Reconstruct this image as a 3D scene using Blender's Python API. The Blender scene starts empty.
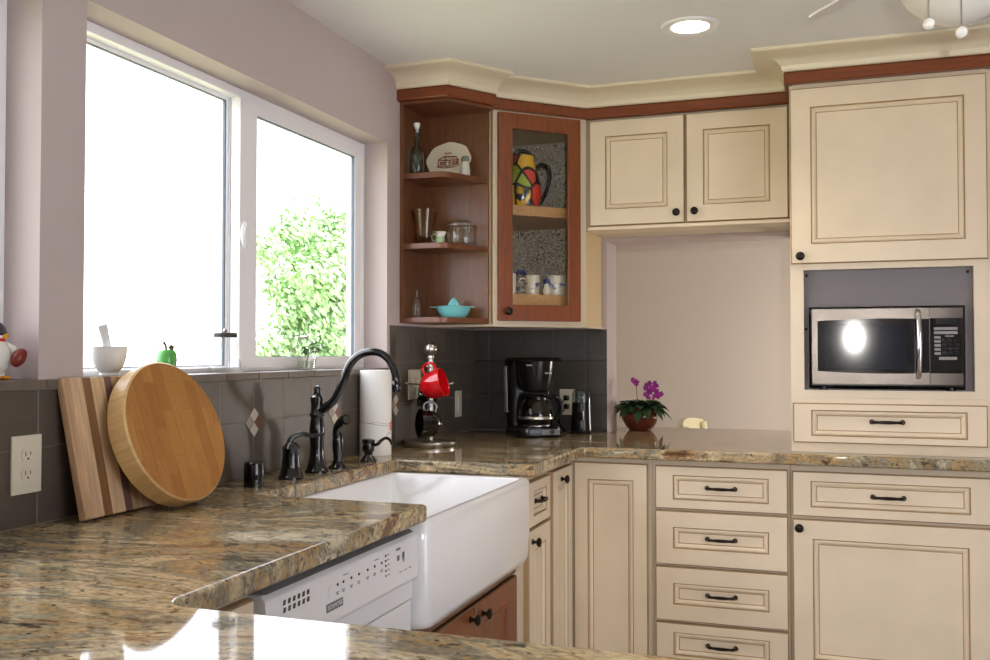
import bpy, bmesh, math, random
from mathutils import Vector, Matrix
random.seed(7)
PI = math.pi
SC = bpy.context.scene
COL = SC.collection
V = Vector

# ------------------------------------------------------------------ colour + material helpers
def s2l(r, g, b):
    f = lambda c: (c/255/12.92) if c/255 <= .04045 else ((c/255+.055)/1.055)**2.4
    return (f(r), f(g), f(b), 1)

def new_mat(name):
    m = bpy.data.materials.new(name); m.use_nodes = True
    nt = m.node_tree
    return m, nt, nt.nodes['Principled BSDF']

def mat(name, col, rough=.5, metal=0, coat=0, spec=.5, var=0, vscale=8, stretch=(1, 1, 1), bump=0, bscale=200, trans=0, ior=1.45, alpha=1, emit=0):
    m, nt, b = new_mat(name)
    b.inputs['Base Color'].default_value = col
    b.inputs['Roughness'].default_value = rough
    b.inputs['Metallic'].default_value = metal
    b.inputs['Coat Weight'].default_value = coat
    b.inputs['Coat Roughness'].default_value = .08
    b.inputs['Specular IOR Level'].default_value = spec
    b.inputs['Transmission Weight'].default_value = trans
    b.inputs['IOR'].default_value = ior
    if emit:
        b.inputs['Emission Color'].default_value = col; b.inputs['Emission Strength'].default_value = emit
    if var or bump:
        tc = nt.nodes.new('ShaderNodeTexCoord'); mp = nt.nodes.new('ShaderNodeMapping')
        mp.inputs['Scale'].default_value = stretch
        nt.links.new(tc.outputs['Object'], mp.inputs['Vector'])
    if var:
        no = nt.nodes.new('ShaderNodeTexNoise'); no.inputs['Scale'].default_value = vscale; no.inputs['Detail'].default_value = 5
        nt.links.new(mp.outputs['Vector'], no.inputs['Vector'])
        rp = nt.nodes.new('ShaderNodeValToRGB')
        c = col
        rp.color_ramp.elements[0].position = .3; rp.color_ramp.elements[1].position = .7
        rp.color_ramp.elements[0].color = (c[0]*(1-var), c[1]*(1-var), c[2]*(1-var), 1)
        rp.color_ramp.elements[1].color = (min(1, c[0]*(1+var)), min(1, c[1]*(1+var)), min(1, c[2]*(1+var)), 1)
        nt.links.new(no.outputs['Fac'], rp.inputs['Fac']); nt.links.new(rp.outputs['Color'], b.inputs['Base Color'])
    if bump:
        n2 = nt.nodes.new('ShaderNodeTexNoise'); n2.inputs['Scale'].default_value = bscale; n2.inputs['Detail'].default_value = 3
        nt.links.new(mp.outputs['Vector'], n2.inputs['Vector'])
        bp = nt.nodes.new('ShaderNodeBump'); bp.inputs['Strength'].default_value = bump; bp.inputs['Distance'].default_value = .002
        nt.links.new(n2.outputs['Fac'], bp.inputs['Height']); nt.links.new(bp.outputs['Normal'], b.inputs['Normal'])
    return m

def thin_glass(name, tint=(1, 1, 1, 1), refl=1.0, rough=0.0):
    m = bpy.data.materials.new(name); m.use_nodes = True
    nt = m.node_tree; nt.nodes.clear()
    out = nt.nodes.new('ShaderNodeOutputMaterial'); mix = nt.nodes.new('ShaderNodeMixShader')
    tr = nt.nodes.new('ShaderNodeBsdfTransparent'); gl = nt.nodes.new('ShaderNodeBsdfGlossy'); fr = nt.nodes.new('ShaderNodeFresnel')
    tr.inputs['Color'].default_value = tint; gl.inputs['Roughness'].default_value = rough; ge = nt.nodes.new('ShaderNodeNewGeometry'); mr = nt.nodes.new('ShaderNodeMapRange')
    mr.inputs['To Min'].default_value = 1.45; mr.inputs['To Max'].default_value = 1/1.45      # same reflection from both sides of the pane
    nt.links.new(ge.outputs['Backfacing'], mr.inputs['Value']); nt.links.new(mr.outputs[0], fr.inputs['IOR'])
    ml = nt.nodes.new('ShaderNodeMath'); ml.operation = 'MULTIPLY'; ml.inputs[1].default_value = refl
    nt.links.new(fr.outputs[0], ml.inputs[0]); nt.links.new(ml.outputs[0], mix.inputs['Fac'])
    nt.links.new(tr.outputs[0], mix.inputs[1]); nt.links.new(gl.outputs[0], mix.inputs[2]); nt.links.new(mix.outputs[0], out.inputs['Surface'])
    return m

def ramp(nt, stops, interp='LINEAR'):
    r = nt.nodes.new('ShaderNodeValToRGB'); cr = r.color_ramp; cr.interpolation = interp
    while len(cr.elements) < len(stops): cr.elements.new(.5)
    for e, (p, c) in zip(cr.elements, stops): e.position = p; e.color = c
    return r

def noise(nt, vec, scale, detail=6, rough=.6, dist=0):
    n = nt.nodes.new('ShaderNodeTexNoise'); n.inputs['Scale'].default_value = scale; n.inputs['Detail'].default_value = detail
    n.inputs['Roughness'].default_value = rough; n.inputs['Distortion'].default_value = dist
    nt.links.new(vec, n.inputs['Vector']); return n.outputs['Fac']

def mixc(nt, fac, a, b, blend='MIX'):
    x = nt.nodes.new('ShaderNodeMix'); x.data_type = 'RGBA'; x.blend_type = blend
    for s, v in ((0, fac), (6, a), (7, b)):
        if hasattr(v, 'links') or isinstance(v, bpy.types.NodeSocket): nt.links.new(v, x.inputs[s])
        else: x.inputs[s].default_value = v
    return x.outputs[2]

def mapping(nt, scale=(1, 1, 1), rot=(0, 0, 0)):
    tc = nt.nodes.new('ShaderNodeTexCoord'); mp = nt.nodes.new('ShaderNodeMapping')
    mp.inputs['Scale'].default_value = scale; mp.inputs['Rotation'].default_value = rot
    nt.links.new(tc.outputs['Object'], mp.inputs['Vector']); return mp.outputs['Vector']

def granite():
    m, nt, b = new_mat('granite')
    st = mapping(nt, (.62, 1.9, 1.8), (0, 0, -.33))
    iso = mapping(nt, (1, 1.5, 1.2), (0, 0, -.33))
    big = noise(nt, st, 2.6, 10, .66, 1.2)
    r1 = ramp(nt, [(.30, s2l(60, 50, 42)), (.38, s2l(130, 100, 68)), (.44, s2l(198, 178, 142)), (.50, s2l(122, 118, 104)), (.55, s2l(174, 146, 104)), (.62, s2l(142, 138, 120)), (.70, s2l(228, 214, 186))])
    nt.links.new(big, r1.inputs['Fac'])
    c = r1.outputs['Color']
    rust = noise(nt, st, 4.0, 6, .62, 1.8)
    rr = ramp(nt, [(.55, (0, 0, 0, 1)), (.72, (.6, .6, .6, 1))]); nt.links.new(rust, rr.inputs['Fac'])
    c = mixc(nt, rr.outputs['Color'], c, s2l(160, 112, 68))
    dk = noise(nt, st, 4.6, 10, .70, 1.2)
    rd = ramp(nt, [(.575, (0, 0, 0, 1)), (.65, (.85, .85, .85, 1))]); nt.links.new(dk, rd.inputs['Fac'])
    c = mixc(nt, rd.outputs['Color'], c, s2l(50, 44, 42))
    lt = noise(nt, st, 5.5, 10, .74, .8)
    rl = ramp(nt, [(.56, (0, 0, 0, 1)), (.66, (.8, .8, .8, 1))]); nt.links.new(lt, rl.inputs['Fac'])
    c = mixc(nt, rl.outputs['Color'], c, s2l(212, 198, 168))
    sp = noise(nt, iso, 85, 5, .7)
    rs = ramp(nt, [(.34, s2l(96, 90, 84)), (.45, s2l(180, 178, 174)), (.55, s2l(198, 196, 190)), (.68, s2l(248, 244, 234))]); nt.links.new(sp, rs.inputs['Fac'])
    c = mixc(nt, .6, c, rs.outputs['Color'], 'OVERLAY')
    sp2 = noise(nt, iso, 34, 5, .65, .4)
    ro = ramp(nt, [(.58, (0, 0, 0, 1)), (.64, (.8, .8, .8, 1))]); nt.links.new(sp2, ro.inputs['Fac'])
    c = mixc(nt, ro.outputs['Color'], c, s2l(46, 38, 34))
    nt.links.new(c, b.inputs['Base Color'])
    b.inputs['Roughness'].default_value = .05; b.inputs['IOR'].default_value = 1.5
    return m

def tile(name, ax, off, pitch, zoff, col, groutcol):
    """square tiles laid on a grid: ax is the horizontal axis (0 x, 1 y)"""
    m, nt, b = new_mat(name)
    tc = nt.nodes.new('ShaderNodeTexCoord'); sp = nt.nodes.new('ShaderNodeSeparateXYZ'); nt.links.new(tc.outputs['Object'], sp.inputs[0])
    def line(sock, o, p):
        a = nt.nodes.new('ShaderNodeMath'); a.operation = 'SUBTRACT'; nt.links.new(sock, a.inputs[0]); a.inputs[1].default_value = o - 50*p
        d = nt.nodes.new('ShaderNodeMath'); d.operation = 'DIVIDE'; nt.links.new(a.outputs[0], d.inputs[0]); d.inputs[1].default_value = p
        f = nt.nodes.new('ShaderNodeMath'); f.operation = 'FRACT'; nt.links.new(d.outputs[0], f.inputs[0])
        p2 = nt.nodes.new('ShaderNodeMath'); p2.operation = 'PINGPONG'; nt.links.new(f.outputs[0], p2.inputs[0]); p2.inputs[1].default_value = .5
        return p2.outputs[0]
    l1 = line(sp.outputs[ax], off, pitch); l2 = line(sp.outputs[2], zoff, pitch)
    mn = nt.nodes.new('ShaderNodeMath'); mn.operation = 'MINIMUM'; nt.links.new(l1, mn.inputs[0]); nt.links.new(l2, mn.inputs[1])
    rp = ramp(nt, [(.008, (0, 0, 0, 1)), (.018, (1, 1, 1, 1))]); nt.links.new(mn.outputs[0], rp.inputs['Fac'])
    n1 = noise(nt, tc.outputs['Object'], 9, 8, .65, .4)
    rc = ramp(nt, [(.3, (col[0]*.8, col[1]*.8, col[2]*.8, 1)), (.7, (col[0]*1.2, col[1]*1.2, col[2]*1.2, 1))]); nt.links.new(n1, rc.inputs['Fac'])
    c = mixc(nt, rp.outputs['Color'], groutcol, rc.outputs['Color'])
    nt.links.new(c, b.inputs['Base Color'])
    b.inputs['Roughness'].default_value = .38
    bu = nt.nodes.new('ShaderNodeBump'); bu.inputs['Distance'].default_value = .002; bu.inputs['Strength'].default_value = .6
    nt.links.new(rp.outputs['Color'], bu.inputs['Height']); nt.links.new(bu.outputs['Normal'], b.inputs['Normal'])
    return m

def wood(name, col, dark, axis=2, rough=.4, scale=6, coat=.2):
    m, nt, b = new_mat(name)
    sc = [14, 14, 14]; sc[axis] = 1.2
    v = mapping(nt, tuple(sc))
    n1 = noise(nt, v, scale, 8, .6, .6)
    r = ramp(nt, [(.3, dark), (.7, col)]); nt.links.new(n1, r.inputs['Fac'])
    nt.links.new(r.outputs['Color'], b.inputs['Base Color'])
    b.inputs['Roughness'].default_value = rough; b.inputs['Coat Weight'].default_value = coat; b.inputs['Coat Roughness'].default_value = .15
    return m

def striped(name, axis, stops, size, off, grain_axis=2):
    """edge-glued strips of several woods along one axis"""
    m, nt, b = new_mat(name)
    tc = nt.nodes.new('ShaderNodeTexCoord'); sp = nt.nodes.new('ShaderNodeSeparateXYZ'); nt.links.new(tc.outputs['Object'], sp.inputs[0])
    a = nt.nodes.new('ShaderNodeMapRange'); a.inputs['From Min'].default_value = off; a.inputs['From Max'].default_value = off+size
    nt.links.new(sp.outputs[axis], a.inputs['Value'])
    r = ramp(nt, stops, 'CONSTANT'); nt.links.new(a.outputs[0], r.inputs['Fac'])
    sc = [18, 18, 18]; sc[grain_axis] = 1.5
    v = mapping(nt, tuple(sc)); n1 = noise(nt, v, 5, 8, .65, .5)
    g = ramp(nt, [(.3, (.62, .58, .54, 1)), (.65, (1, 1, 1, 1))]); nt.links.new(n1, g.inputs['Fac'])
    c = mixc(nt, 1.0, r.outputs['Color'], g.outputs['Color'], 'MULTIPLY')
    nt.links.new(c, b.inputs['Base Color']); b.inputs['Roughness'].default_value = .5
    return m

def blocks(name):
    """maple butcher block: random strips"""
    m, nt, b = new_mat(name)
    v = mapping(nt, (1, 1, 1))
    br = nt.nodes.new('ShaderNodeTexBrick'); br.inputs['Scale'].default_value = 1; br.inputs['Brick Width'].default_value = .11; br.inputs['Row Height'].default_value = .036
    br.inputs['Mortar Size'].default_value = .0004; br.offset = .37; br.squash = 1
    br.inputs['Color1'].default_value = s2l(196, 138, 68); br.inputs['Color2'].default_value = s2l(176, 114, 50); br.inputs['Mortar'].default_value = s2l(160, 102, 46)
    rot = mapping(nt, (1, 1, 1), (PI/2, PI/2, 0))
    sw = nt.nodes.new('ShaderNodeSeparateXYZ'); cb = nt.nodes.new('ShaderNodeCombineXYZ'); nt.links.new(v, sw.inputs[0])
    nt.links.new(sw.outputs[2], cb.inputs[0]); nt.links.new(sw.outputs[1], cb.inputs[1])
    nt.links.new(cb.outputs[0], br.inputs['Vector'])
    v2 = mapping(nt, (20, 20, 2)); n1 = noise(nt, v2, 4, 8, .65, 1.5)
    g = ramp(nt, [(.3, (.78, .74, .7, 1)), (.65, (1.0, 1.0, 1.0, 1))]); nt.links.new(n1, g.inputs['Fac'])
    c = mixc(nt, 1.0, br.outputs['Color'], g.outputs['Color'], 'MULTIPLY')
    nt.links.new(c, b.inputs['Base Color']); b.inputs['Roughness'].default_value = .36; b.inputs['Coat Weight'].default_value = .25
    return m

M = {}
M['granite'] = granite()
M['cream'] = mat('cream_paint', s2l(233, 216, 189), .38, var=.05, vscale=5)
M['glaze'] = mat('brown_glaze', s2l(172, 142, 102), .5)
M['cream2'] = mat('cream_frame_paint', s2l(214, 200, 176), .42)
M['crown'] = mat('crown_paint', s2l(234, 223, 196), .42)
M['cherry'] = wood('cherry_wood', s2l(122, 80, 48), s2l(98, 58, 32), 2)
M['cherryh'] = wood('cherry_wood_flat', s2l(122, 72, 42), s2l(96, 50, 28), 0)
M['door_cherry'] = wood('cherry_door_wood', s2l(140, 72, 26), s2l(112, 52, 16), 2)
M['cherryb'] = wood('cherry_band_wood', s2l(136, 68, 28), s2l(108, 50, 18), 0)
M['maple'] = wood('maple_wood', s2l(206, 160, 104), s2l(182, 134, 82), 0)
M['wall'] = mat('wall_paint', s2l(198, 184, 181), .85, var=.02, vscale=3, bump=.05, bscale=120)
M['wall2'] = mat('next_room_paint', s2l(220, 212, 203), .9)
M['ceil'] = mat('ceiling_paint', s2l(244, 244, 242), .9, bump=.15, bscale=160)
M['floor'] = wood('floor_boards', s2l(180, 172, 164), s2l(156, 148, 140), 1, .4)
M['tileL'] = tile('slate_tile_long', 1, -1.844, .1605, 1.075, s2l(88, 79, 71), s2l(112, 102, 92))
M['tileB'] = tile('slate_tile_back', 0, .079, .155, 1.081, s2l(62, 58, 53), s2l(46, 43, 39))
M['cap'] = mat('cap_tile', s2l(112, 100, 90), .4, var=.1, vscale=10)
M['vinyl'] = mat('white_vinyl', s2l(250, 249, 252), .35)
M['glass'] = thin_glass('window_glass')
M['cglass'] = thin_glass('cabinet_glass', (.985, .99, .985, 1), .7)
M['gskt'] = mat('glazing_seal', s2l(96, 108, 120), .5)
M['white'] = mat('white_enamel', s2l(236, 236, 238), .28, coat=.3)
M['fire'] = mat('fireclay', s2l(242, 242, 244), .10, coat=.6)
M['bronze'] = mat('oil_rubbed_bronze', s2l(14, 13, 15), .18, metal=.0, coat=.5, spec=.5)
M['knob'] = mat('aged_bronze', s2l(48, 38, 34), .32, metal=.7)
M['steel'] = mat('brushed_steel', s2l(190, 184, 178), .28, metal=1)
M['steel2'] = mat('satin_steel', s2l(104, 98, 94), .22, metal=1, bump=.1, bscale=300, stretch=(1, 1, 40))
M['chrome'] = mat('chrome', s2l(220, 216, 210), .08, metal=1)
M['black'] = mat('black_plastic', s2l(18, 18, 19), .22)
M['blackg'] = mat('black_gloss', s2l(10, 11, 12), .08, coat=.5)
M['red'] = mat('red_glaze', s2l(200, 12, 22), .1, coat=.8)
M['blackc'] = mat('black_ceramic', s2l(10, 10, 11), .08, coat=.8)
M['plate'] = mat('outlet_plastic', s2l(222, 214, 196), .4)
M['slot'] = mat('slot_dark', s2l(60, 54, 48), .6)
M['paper'] = mat('paper_towel', s2l(240, 238, 235), .95, bump=.5, bscale=220)
M['twig'] = mat('printed_twig', s2l(140, 120, 112), .9)
M['coral'] = mat('printed_flower', s2l(228, 150, 120), .9)
M['terra'] = mat('brown_glazed_pot', s2l(100, 44, 26), .15, coat=.7)
M['soil'] = mat('potting_soil', s2l(40, 28, 20), .95)
M['leaf'] = mat('violet_leaf', s2l(52, 78, 46), .55, var=.35, vscale=30)
M['petal'] = mat('violet_petal', s2l(150, 34, 140), .6, var=.2, vscale=60)
M['stem'] = mat('flower_stem', s2l(120, 92, 60), .6)
M['porc'] = mat('white_porcelain', s2l(236, 236, 230), .15, coat=.5)
M['marble'] = mat('white_marble', s2l(228, 230, 228), .25, var=.05, vscale=20)
M['green'] = mat('green_ceramic', s2l(92, 178, 84), .25, coat=.4, var=.12, vscale=30)
M['navy'] = mat('navy_paint', s2l(24, 28, 52), .2, coat=.5)
M['ball'] = mat('football_brown', s2l(122, 40, 34), .3)
M['orange'] = mat('orange_paint', s2l(232, 160, 30), .35)
M['turq'] = mat('turquoise_glass', s2l(128, 214, 218), .15, coat=.6)
M['clear'] = thin_glass('clear_glass', (.98, .985, .98, 1), 1.2, .02)
M['smoke'] = thin_glass('smoky_glass', (.70, .77, .74, 1), 1.8, .02)
M['amber'] = thin_glass('amber_glass', (.90, .80, .62, 1), 1.6, .02)
M['carafe'] = thin_glass('carafe_glass', (.30, .31, .32, 1), 2.0, .02)
M['coffee'] = mat('coffee', s2l(20, 12, 8), .1)
M['sprint'] = mat('brown_print', s2l(132, 58, 34), .6)
M['cream_cer'] = mat('cream_ceramic', s2l(226, 216, 192), .2, coat=.5)
M['blue'] = mat('cobalt_blue', s2l(62, 74, 146), .2, coat=.5)
M['grey'] = mat('grey_panel', s2l(124, 118, 121), .55)
M['tan'] = mat('tan_side_panel', s2l(212, 188, 142), .5)
M['leafout'] = mat('tree_leaf', s2l(166, 200, 142), .6, var=.28, vscale=3)
M['bark'] = mat('bark', s2l(104, 84, 66), .9)
M['fence'] = mat('cedar_fence', s2l(224, 150, 120), .85)
M['ground'] = mat('dry_lawn', s2l(176, 178, 140), .95)
M['bowl'] = mat('frosted_bowl', s2l(232, 230, 222), .25, coat=.5)
M['lit'] = mat('lit_diffuser', (1, .86, .66, 1), .5, emit=9)
M['mwglass'] = mat('microwave_window', s2l(26, 30, 38), .085, spec=.5)
M['btn'] = mat('grey_button', s2l(150, 148, 146), .5)
M['disp'] = mat('dark_display', s2l(30, 36, 38), .2)
M['ink'] = mat('grey_print', s2l(120, 120, 124), .6)
M['dkgrey'] = mat('dark_grey_strip', s2l(122, 122, 122), .5)
M['chair'] = mat('white_chair_paint', s2l(222, 214, 180), .5)
M['marks'] = mat('pale_mark', s2l(170, 170, 168), .5)

def patterned():
    m, nt, b = new_mat('wavy_pattern_board')
    v = mapping(nt, (1, 1, 1))
    n1 = noise(nt, v, 15, 2, .5, 2.2)
    ml = nt.nodes.new('ShaderNodeMath'); ml.operation = 'MULTIPLY'; nt.links.new(n1, ml.inputs[0]); ml.inputs[1].default_value = 9
    f = nt.nodes.new('ShaderNodeMath'); f.operation = 'PINGPONG'; nt.links.new(ml.outputs[0], f.inputs[0]); f.inputs[1].default_value = .5
    r = ramp(nt, [(.06, s2l(96, 92, 84)), (.20, s2l(206, 200, 186)), (.5, s2l(232, 226, 212))]); nt.links.new(f.outputs[0], r.inputs['Fac'])
    nt.links.new(r.outputs['Color'], b.inputs['Base Color']); b.inputs['Roughness'].default_value = .6
    return m
M['patt'] = patterned()

def blotchy():
    m, nt, b = new_mat('bright_blotched_glaze')
    v = mapping(nt, (1, 1, .75))
    vo = nt.nodes.new('ShaderNodeTexVoronoi'); vo.inputs['Scale'].default_value = 17; nt.links.new(v, vo.inputs['Vector'])
    sep = nt.nodes.new('ShaderNodeSeparateColor'); nt.links.new(vo.outputs['Color'], sep.inputs[0])
    r = ramp(nt, [(0, s2l(206, 46, 30)), (.25, s2l(226, 176, 30)), (.42, s2l(196, 44, 62)), (.58, s2l(150, 172, 40)), (.72, s2l(228, 130, 26)), (.88, s2l(18, 18, 18))], 'CONSTANT')
    nt.links.new(sep.outputs[0], r.inputs['Fac'])
    ve = nt.nodes.new('ShaderNodeTexVoronoi'); ve.feature = 'DISTANCE_TO_EDGE'; ve.inputs['Scale'].default_value = 17; nt.links.new(v, ve.inputs['Vector'])
    rl = ramp(nt, [(.05, (0, 0, 0, 1)), (.09, (1, 1, 1, 1))]); nt.links.new(ve.outputs['Distance'], rl.inputs['Fac'])
    c = mixc(nt, rl.outputs['Color'], s2l(16, 15, 15), r.outputs['Color'])
    nt.links.new(c, b.inputs['Base Color']); b.inputs['Roughness'].default_value = .2; b.inputs['Coat Weight'].default_value = .5
    return m
M['blotch'] = blotchy()

def bluewhite():
    m, nt, b = new_mat('blue_band_glaze')
    tc = nt.nodes.new('ShaderNodeTexCoord'); sp = nt.nodes.new('ShaderNodeSeparateXYZ'); nt.links.new(tc.outputs['Object'], sp.inputs[0])
    rb = ramp(nt, [(.022, (0, 0, 0, 1)), (.026, (1, 1, 1, 1)), (.050, (1, 1, 1, 1)), (.054, (0, 0, 0, 1))]); nt.links.new(sp.outputs[2], rb.inputs['Fac'])
    n1 = noise(nt, tc.outputs['Object'], 55, 3, .5)
    rn = ramp(nt, [(.52, (0, 0, 0, 1)), (.56, (1, 1, 1, 1))]); nt.links.new(n1, rn.inputs['Fac'])
    f = mixc(nt, 1.0, rb.outputs['Color'], rn.outputs['Color'], 'MULTIPLY')
    c = mixc(nt, f, s2l(222, 214, 196), s2l(96, 112, 160))
    nt.links.new(c, b.inputs['Base Color']); b.inputs['Roughness'].default_value = .2; b.inputs['Coat Weight'].default_value = .4
    return m
M['bw'] = bluewhite()
W_ = [s2l(212, 174, 136), s2l(226, 194, 158), s2l(150, 110, 72), s2l(232, 200, 160), s2l(204, 168, 130), s2l(124, 96, 86), s2l(220, 190, 154), s2l(208, 174, 136)]
M['stripe'] = striped('striped_hardwood', 1, [(0, W_[0]), (.07, W_[1]), (.20, W_[2]), (.29, W_[3]), (.44, W_[5]), (.52, W_[4]), (.62, W_[6]), (.80, W_[7])], .28, -.0)
M['blocks'] = blocks('butcher_block_face')
M['rim'] = wood('maple_rim', s2l(226, 190, 132), s2l(204, 164, 104), 0, .45, 6, .1)

# ------------------------------------------------------------------ mesh builder
class MB:
    def __init__(s, o=(0, 0, 0)):
        s.o = V(o); s.v = []; s.f = []; s.m = []
    def pt(s, p): s.v.append(V(p)-s.o); return len(s.v)-1
    def face(s, idx, m=0): s.f.append(list(idx)); s.m.append(m)
    def poly(s, pts, m=0): s.face([s.pt(p) for p in pts], m)
    def box(s, x0, y0, z0, x1, y1, z1, m=0):
        if x0 > x1: x0, x1 = x1, x0
        if y0 > y1: y0, y1 = y1, y0
        if z0 > z1: z0, z1 = z1, z0
        i = [s.pt((x, y, z)) for z in (z0, z1) for y in (y0, y1) for x in (x0, x1)]
        for q in ((0, 2, 3, 1), (4, 5, 7, 6), (0, 1, 5, 4), (2, 6, 7, 3), (0, 4, 6, 2), (1, 3, 7, 5)): s.face([i[k] for k in q], m)
        return s
    def obox(s, P, u, n, w, h, t, m=0):
        """box on a vertical plane: P corner, u along, z up, n outwards"""
        P, u, n = V(P), V(u), V(n); z = V((0, 0, 1))
        i = [s.pt(P+u*a+z*b+n*c) for b in (0, h) for c in (0, t) for a in (0, w)]
        for q in ((0, 2, 3, 1), (4, 5, 7, 6), (0, 1, 5, 4), (2, 6, 7, 3), (0, 4, 6, 2), (1, 3, 7, 5)): s.face([i[k] for k in q], m)
        return s
    def prism(s, poly, z0, z1, m=0):
        n = len(poly)
        a = [s.pt((p[0], p[1], z0)) for p in poly]; b = [s.pt((p[0], p[1], z1)) for p in poly]
        s.face(a[::-1], m); s.face(b, m)
        for k in range(n): s.face([a[k], a[(k+1) % n], b[(k+1) % n], b[k]], m)
        return s
    def extr(s, pts, vec, m=0):
        n = len(pts); vec = V(vec)
        a = [s.pt(p) for p in pts]; b = [s.pt(V(p)+vec) for p in pts]
        s.face(a[::-1], m); s.face(b, m)
        for k in range(n): s.face([a[k], a[(k+1) % n], b[(k+1) % n], b[k]], m)
        return s
    def rings(s, rings, m=0, cap0=True, cap1=True, mats=None):
        """rings: list of equally long closed loops of points"""
        idx = [[s.pt(p) for p in r] for r in rings]; n = len(idx[0])
        for k in range(len(idx)-1):
            mm = mats[k] if mats else m
            for j in range(n): s.face([idx[k][j], idx[k][(j+1) % n], idx[k+1][(j+1) % n], idx[k+1][j]], mm)
        if cap0: s.face(idx[0][::-1], mats[0] if mats else m)
        if cap1: s.face(idx[-1], mats[-1] if mats else m)
        return s
    def lathe(s, prof, c=(0, 0, 0), axis=(0, 0, 1), seg=32, m=0, sx=1, sy=1, mats=None):
        """profile of (radius, height) along an axis from c; radius 0 at an end closes it"""
        ax = V(axis).normalized(); c = V(c)
        t = V((1, 0, 0)) if abs(ax.x) < .9 else V((0, 1, 0))
        e1 = (t-ax*t.dot(ax)).normalized(); e2 = ax.cross(e1)
        idx = []
        for r, h in prof:
            if r < 1e-7: idx.append([s.pt(c+ax*h)])
            else: idx.append([s.pt(c+ax*h+e1*(r*sx*math.cos(2*PI*k/seg))+e2*(r*sy*math.sin(2*PI*k/seg))) for k in range(seg)])
        for k in range(len(idx)-1):
            a, b = idx[k], idx[k+1]; mm = mats[k] if mats else m
            for j in range(seg):
                j2 = (j+1) % seg
                if len(a) == 1 and len(b) == 1: continue
                if len(a) == 1: s.face([a[0], b[j2], b[j]][::-1][::-1], mm)
                elif len(b) == 1: s.face([a[j], a[j2], b[0]], mm)
                else: s.face([a[j], a[j2], b[j2], b[j]], mm)
        if len(idx[0]) > 1: s.face(idx[0][::-1], mats[0] if mats else m)
        if len(idx[-1]) > 1: s.face(idx[-1], mats[-1] if mats else m)
        return s
    def tube(s, path, r, seg=12, m=0, caps=True):
        P = [V(p) for p in path]; n = len(P)
        rr = r if isinstance(r, (list, tuple)) else [r]*n
        T = []
        for k in range(n):
            a = P[max(0, k-1)]; b = P[min(n-1, k+1)]; T.append((b-a).normalized())
        up = V((0, 0, 1)) if abs(T[0].z) < .9 else V((1, 0, 0))
        e = (up-T[0]*up.dot(T[0])).normalized(); R = []
        for k in range(n):
            e = (e-T[k]*e.dot(T[k]))
            e = e.normalized() if e.length > 1e-6 else V((1, 0, 0))
            f = T[k].cross(e)
            R.append([P[k]+e*(rr[k]*math.cos(2*PI*j/seg))+f*(rr[k]*math.sin(2*PI*j/seg)) for j in range(seg)])
        s.rings(R, m, caps, caps); return s
    def ball(s, c, r, seg=20, m=0, sc=(1, 1, 1), rot=None):
        c = V(c); n = seg//2; start = len(s.v)
        pr = [(r*math.sin(PI*k/n), -r*math.cos(PI*k/n)) for k in range(n+1)]
        pr[0] = (0, -r); pr[-1] = (0, r)
        s.lathe(pr, (0, 0, 0), (0, 0, 1), seg, m)
        for k in range(start, len(s.v)):
            p = s.v[k]+s.o; p = V((p.x*sc[0], p.y*sc[1], p.z*sc[2]))
            if rot: p = rot @ p
            s.v[k] = p+c-s.o
        return s
    def door(s, P, u, n, w, h, t=.02, fw=.06, fh=None, mats=(0, 1), inset=.007):
        """slab door with a beaded, recessed panel; groove rings carry the second material"""
        P, u, n = V(P), V(u), V(n); z = V((0, 0, 1)); fh = fh or fw
        L = [(0, 0, 0, 1), (0, 0, t-.004, 1), (.0035, .0035, t, 0), (fw, fh, t, 1), (fw+.004, fh+.004, t-.005, 0), (fw+.008, fh+.008, t-.0005, 0), (fw+.012, fh+.012, t-.0015, 0), (fw+.019, fh+.019, t-.009, 1), (fw+.0222, fh+.0222, t-.0095, 0)]
        R = [[P+u*a+z*b+n*c for a, b in ((ix, iz), (w-ix, iz), (w-ix, h-iz), (ix, h-iz))] for ix, iz, c, _ in L]
        mm = [mats[L[k][3]] for k in range(len(L)-1)]+[mats[0]]
        idx = [[s.pt(p) for p in r] for r in R]
        for k in range(len(idx)-1):
            for j in range(4): s.face([idx[k][j], idx[k][(j+1) % 4], idx[k+1][(j+1) % 4], idx[k+1][j]], mm[k])
        s.face(idx[0][::-1], mats[0]); s.face(idx[-1], mats[0]); return s
    def frame(s, P, u, n, w, h, t, fl, fr, fb, ft, m=0):
        """picture-frame ring on a vertical plane"""
        P, u, n = V(P), V(u), V(n); z = V((0, 0, 1))
        def ring(a0, a1, b0, b1, c): return [P+u*a+z*b+n*c for a, b in ((a0, b0), (a1, b0), (a1, b1), (a0, b1))]
        R = [ring(0, w, 0, h, 0), ring(0, w, 0, h, t), ring(fl, w-fr, fb, h-ft, t), ring(fl, w-fr, fb, h-ft, 0)]
        idx = [[s.pt(p) for p in r] for r in R]
        for k in range(4):
            k2 = (k+1) % 4
            for j in range(4): s.face([idx[k][j], idx[k][(j+1) % 4], idx[k2][(j+1) % 4], idx[k2][j]], m)
        return s
    def sweep(s, line, prof, m=0):
        """mitred sweep of (outward offset, z) profile along an XY polyline; outward is to the right of travel"""
        n = len(line); L = [V((p[0], p[1])) for p in line]; N = []
        for k in range(n):
            ns = []
            if k > 0: d = (L[k]-L[k-1]).normalized(); ns.append(V((d.y, -d.x)))
            if k < n-1: d = (L[k+1]-L[k]).normalized(); ns.append(V((d.y, -d.x)))
            if len(ns) == 2:
                b = (ns[0]+ns[1]).normalized(); b = b/max(.3, b.dot(ns[0]))
            else: b = ns[0]
            N.append(b)
        R = [[(L[k].x+N[k].x*d, L[k].y+N[k].y*d, z) for d, z in prof] for k in range(n)]
        return s.rings(R, m)
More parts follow.
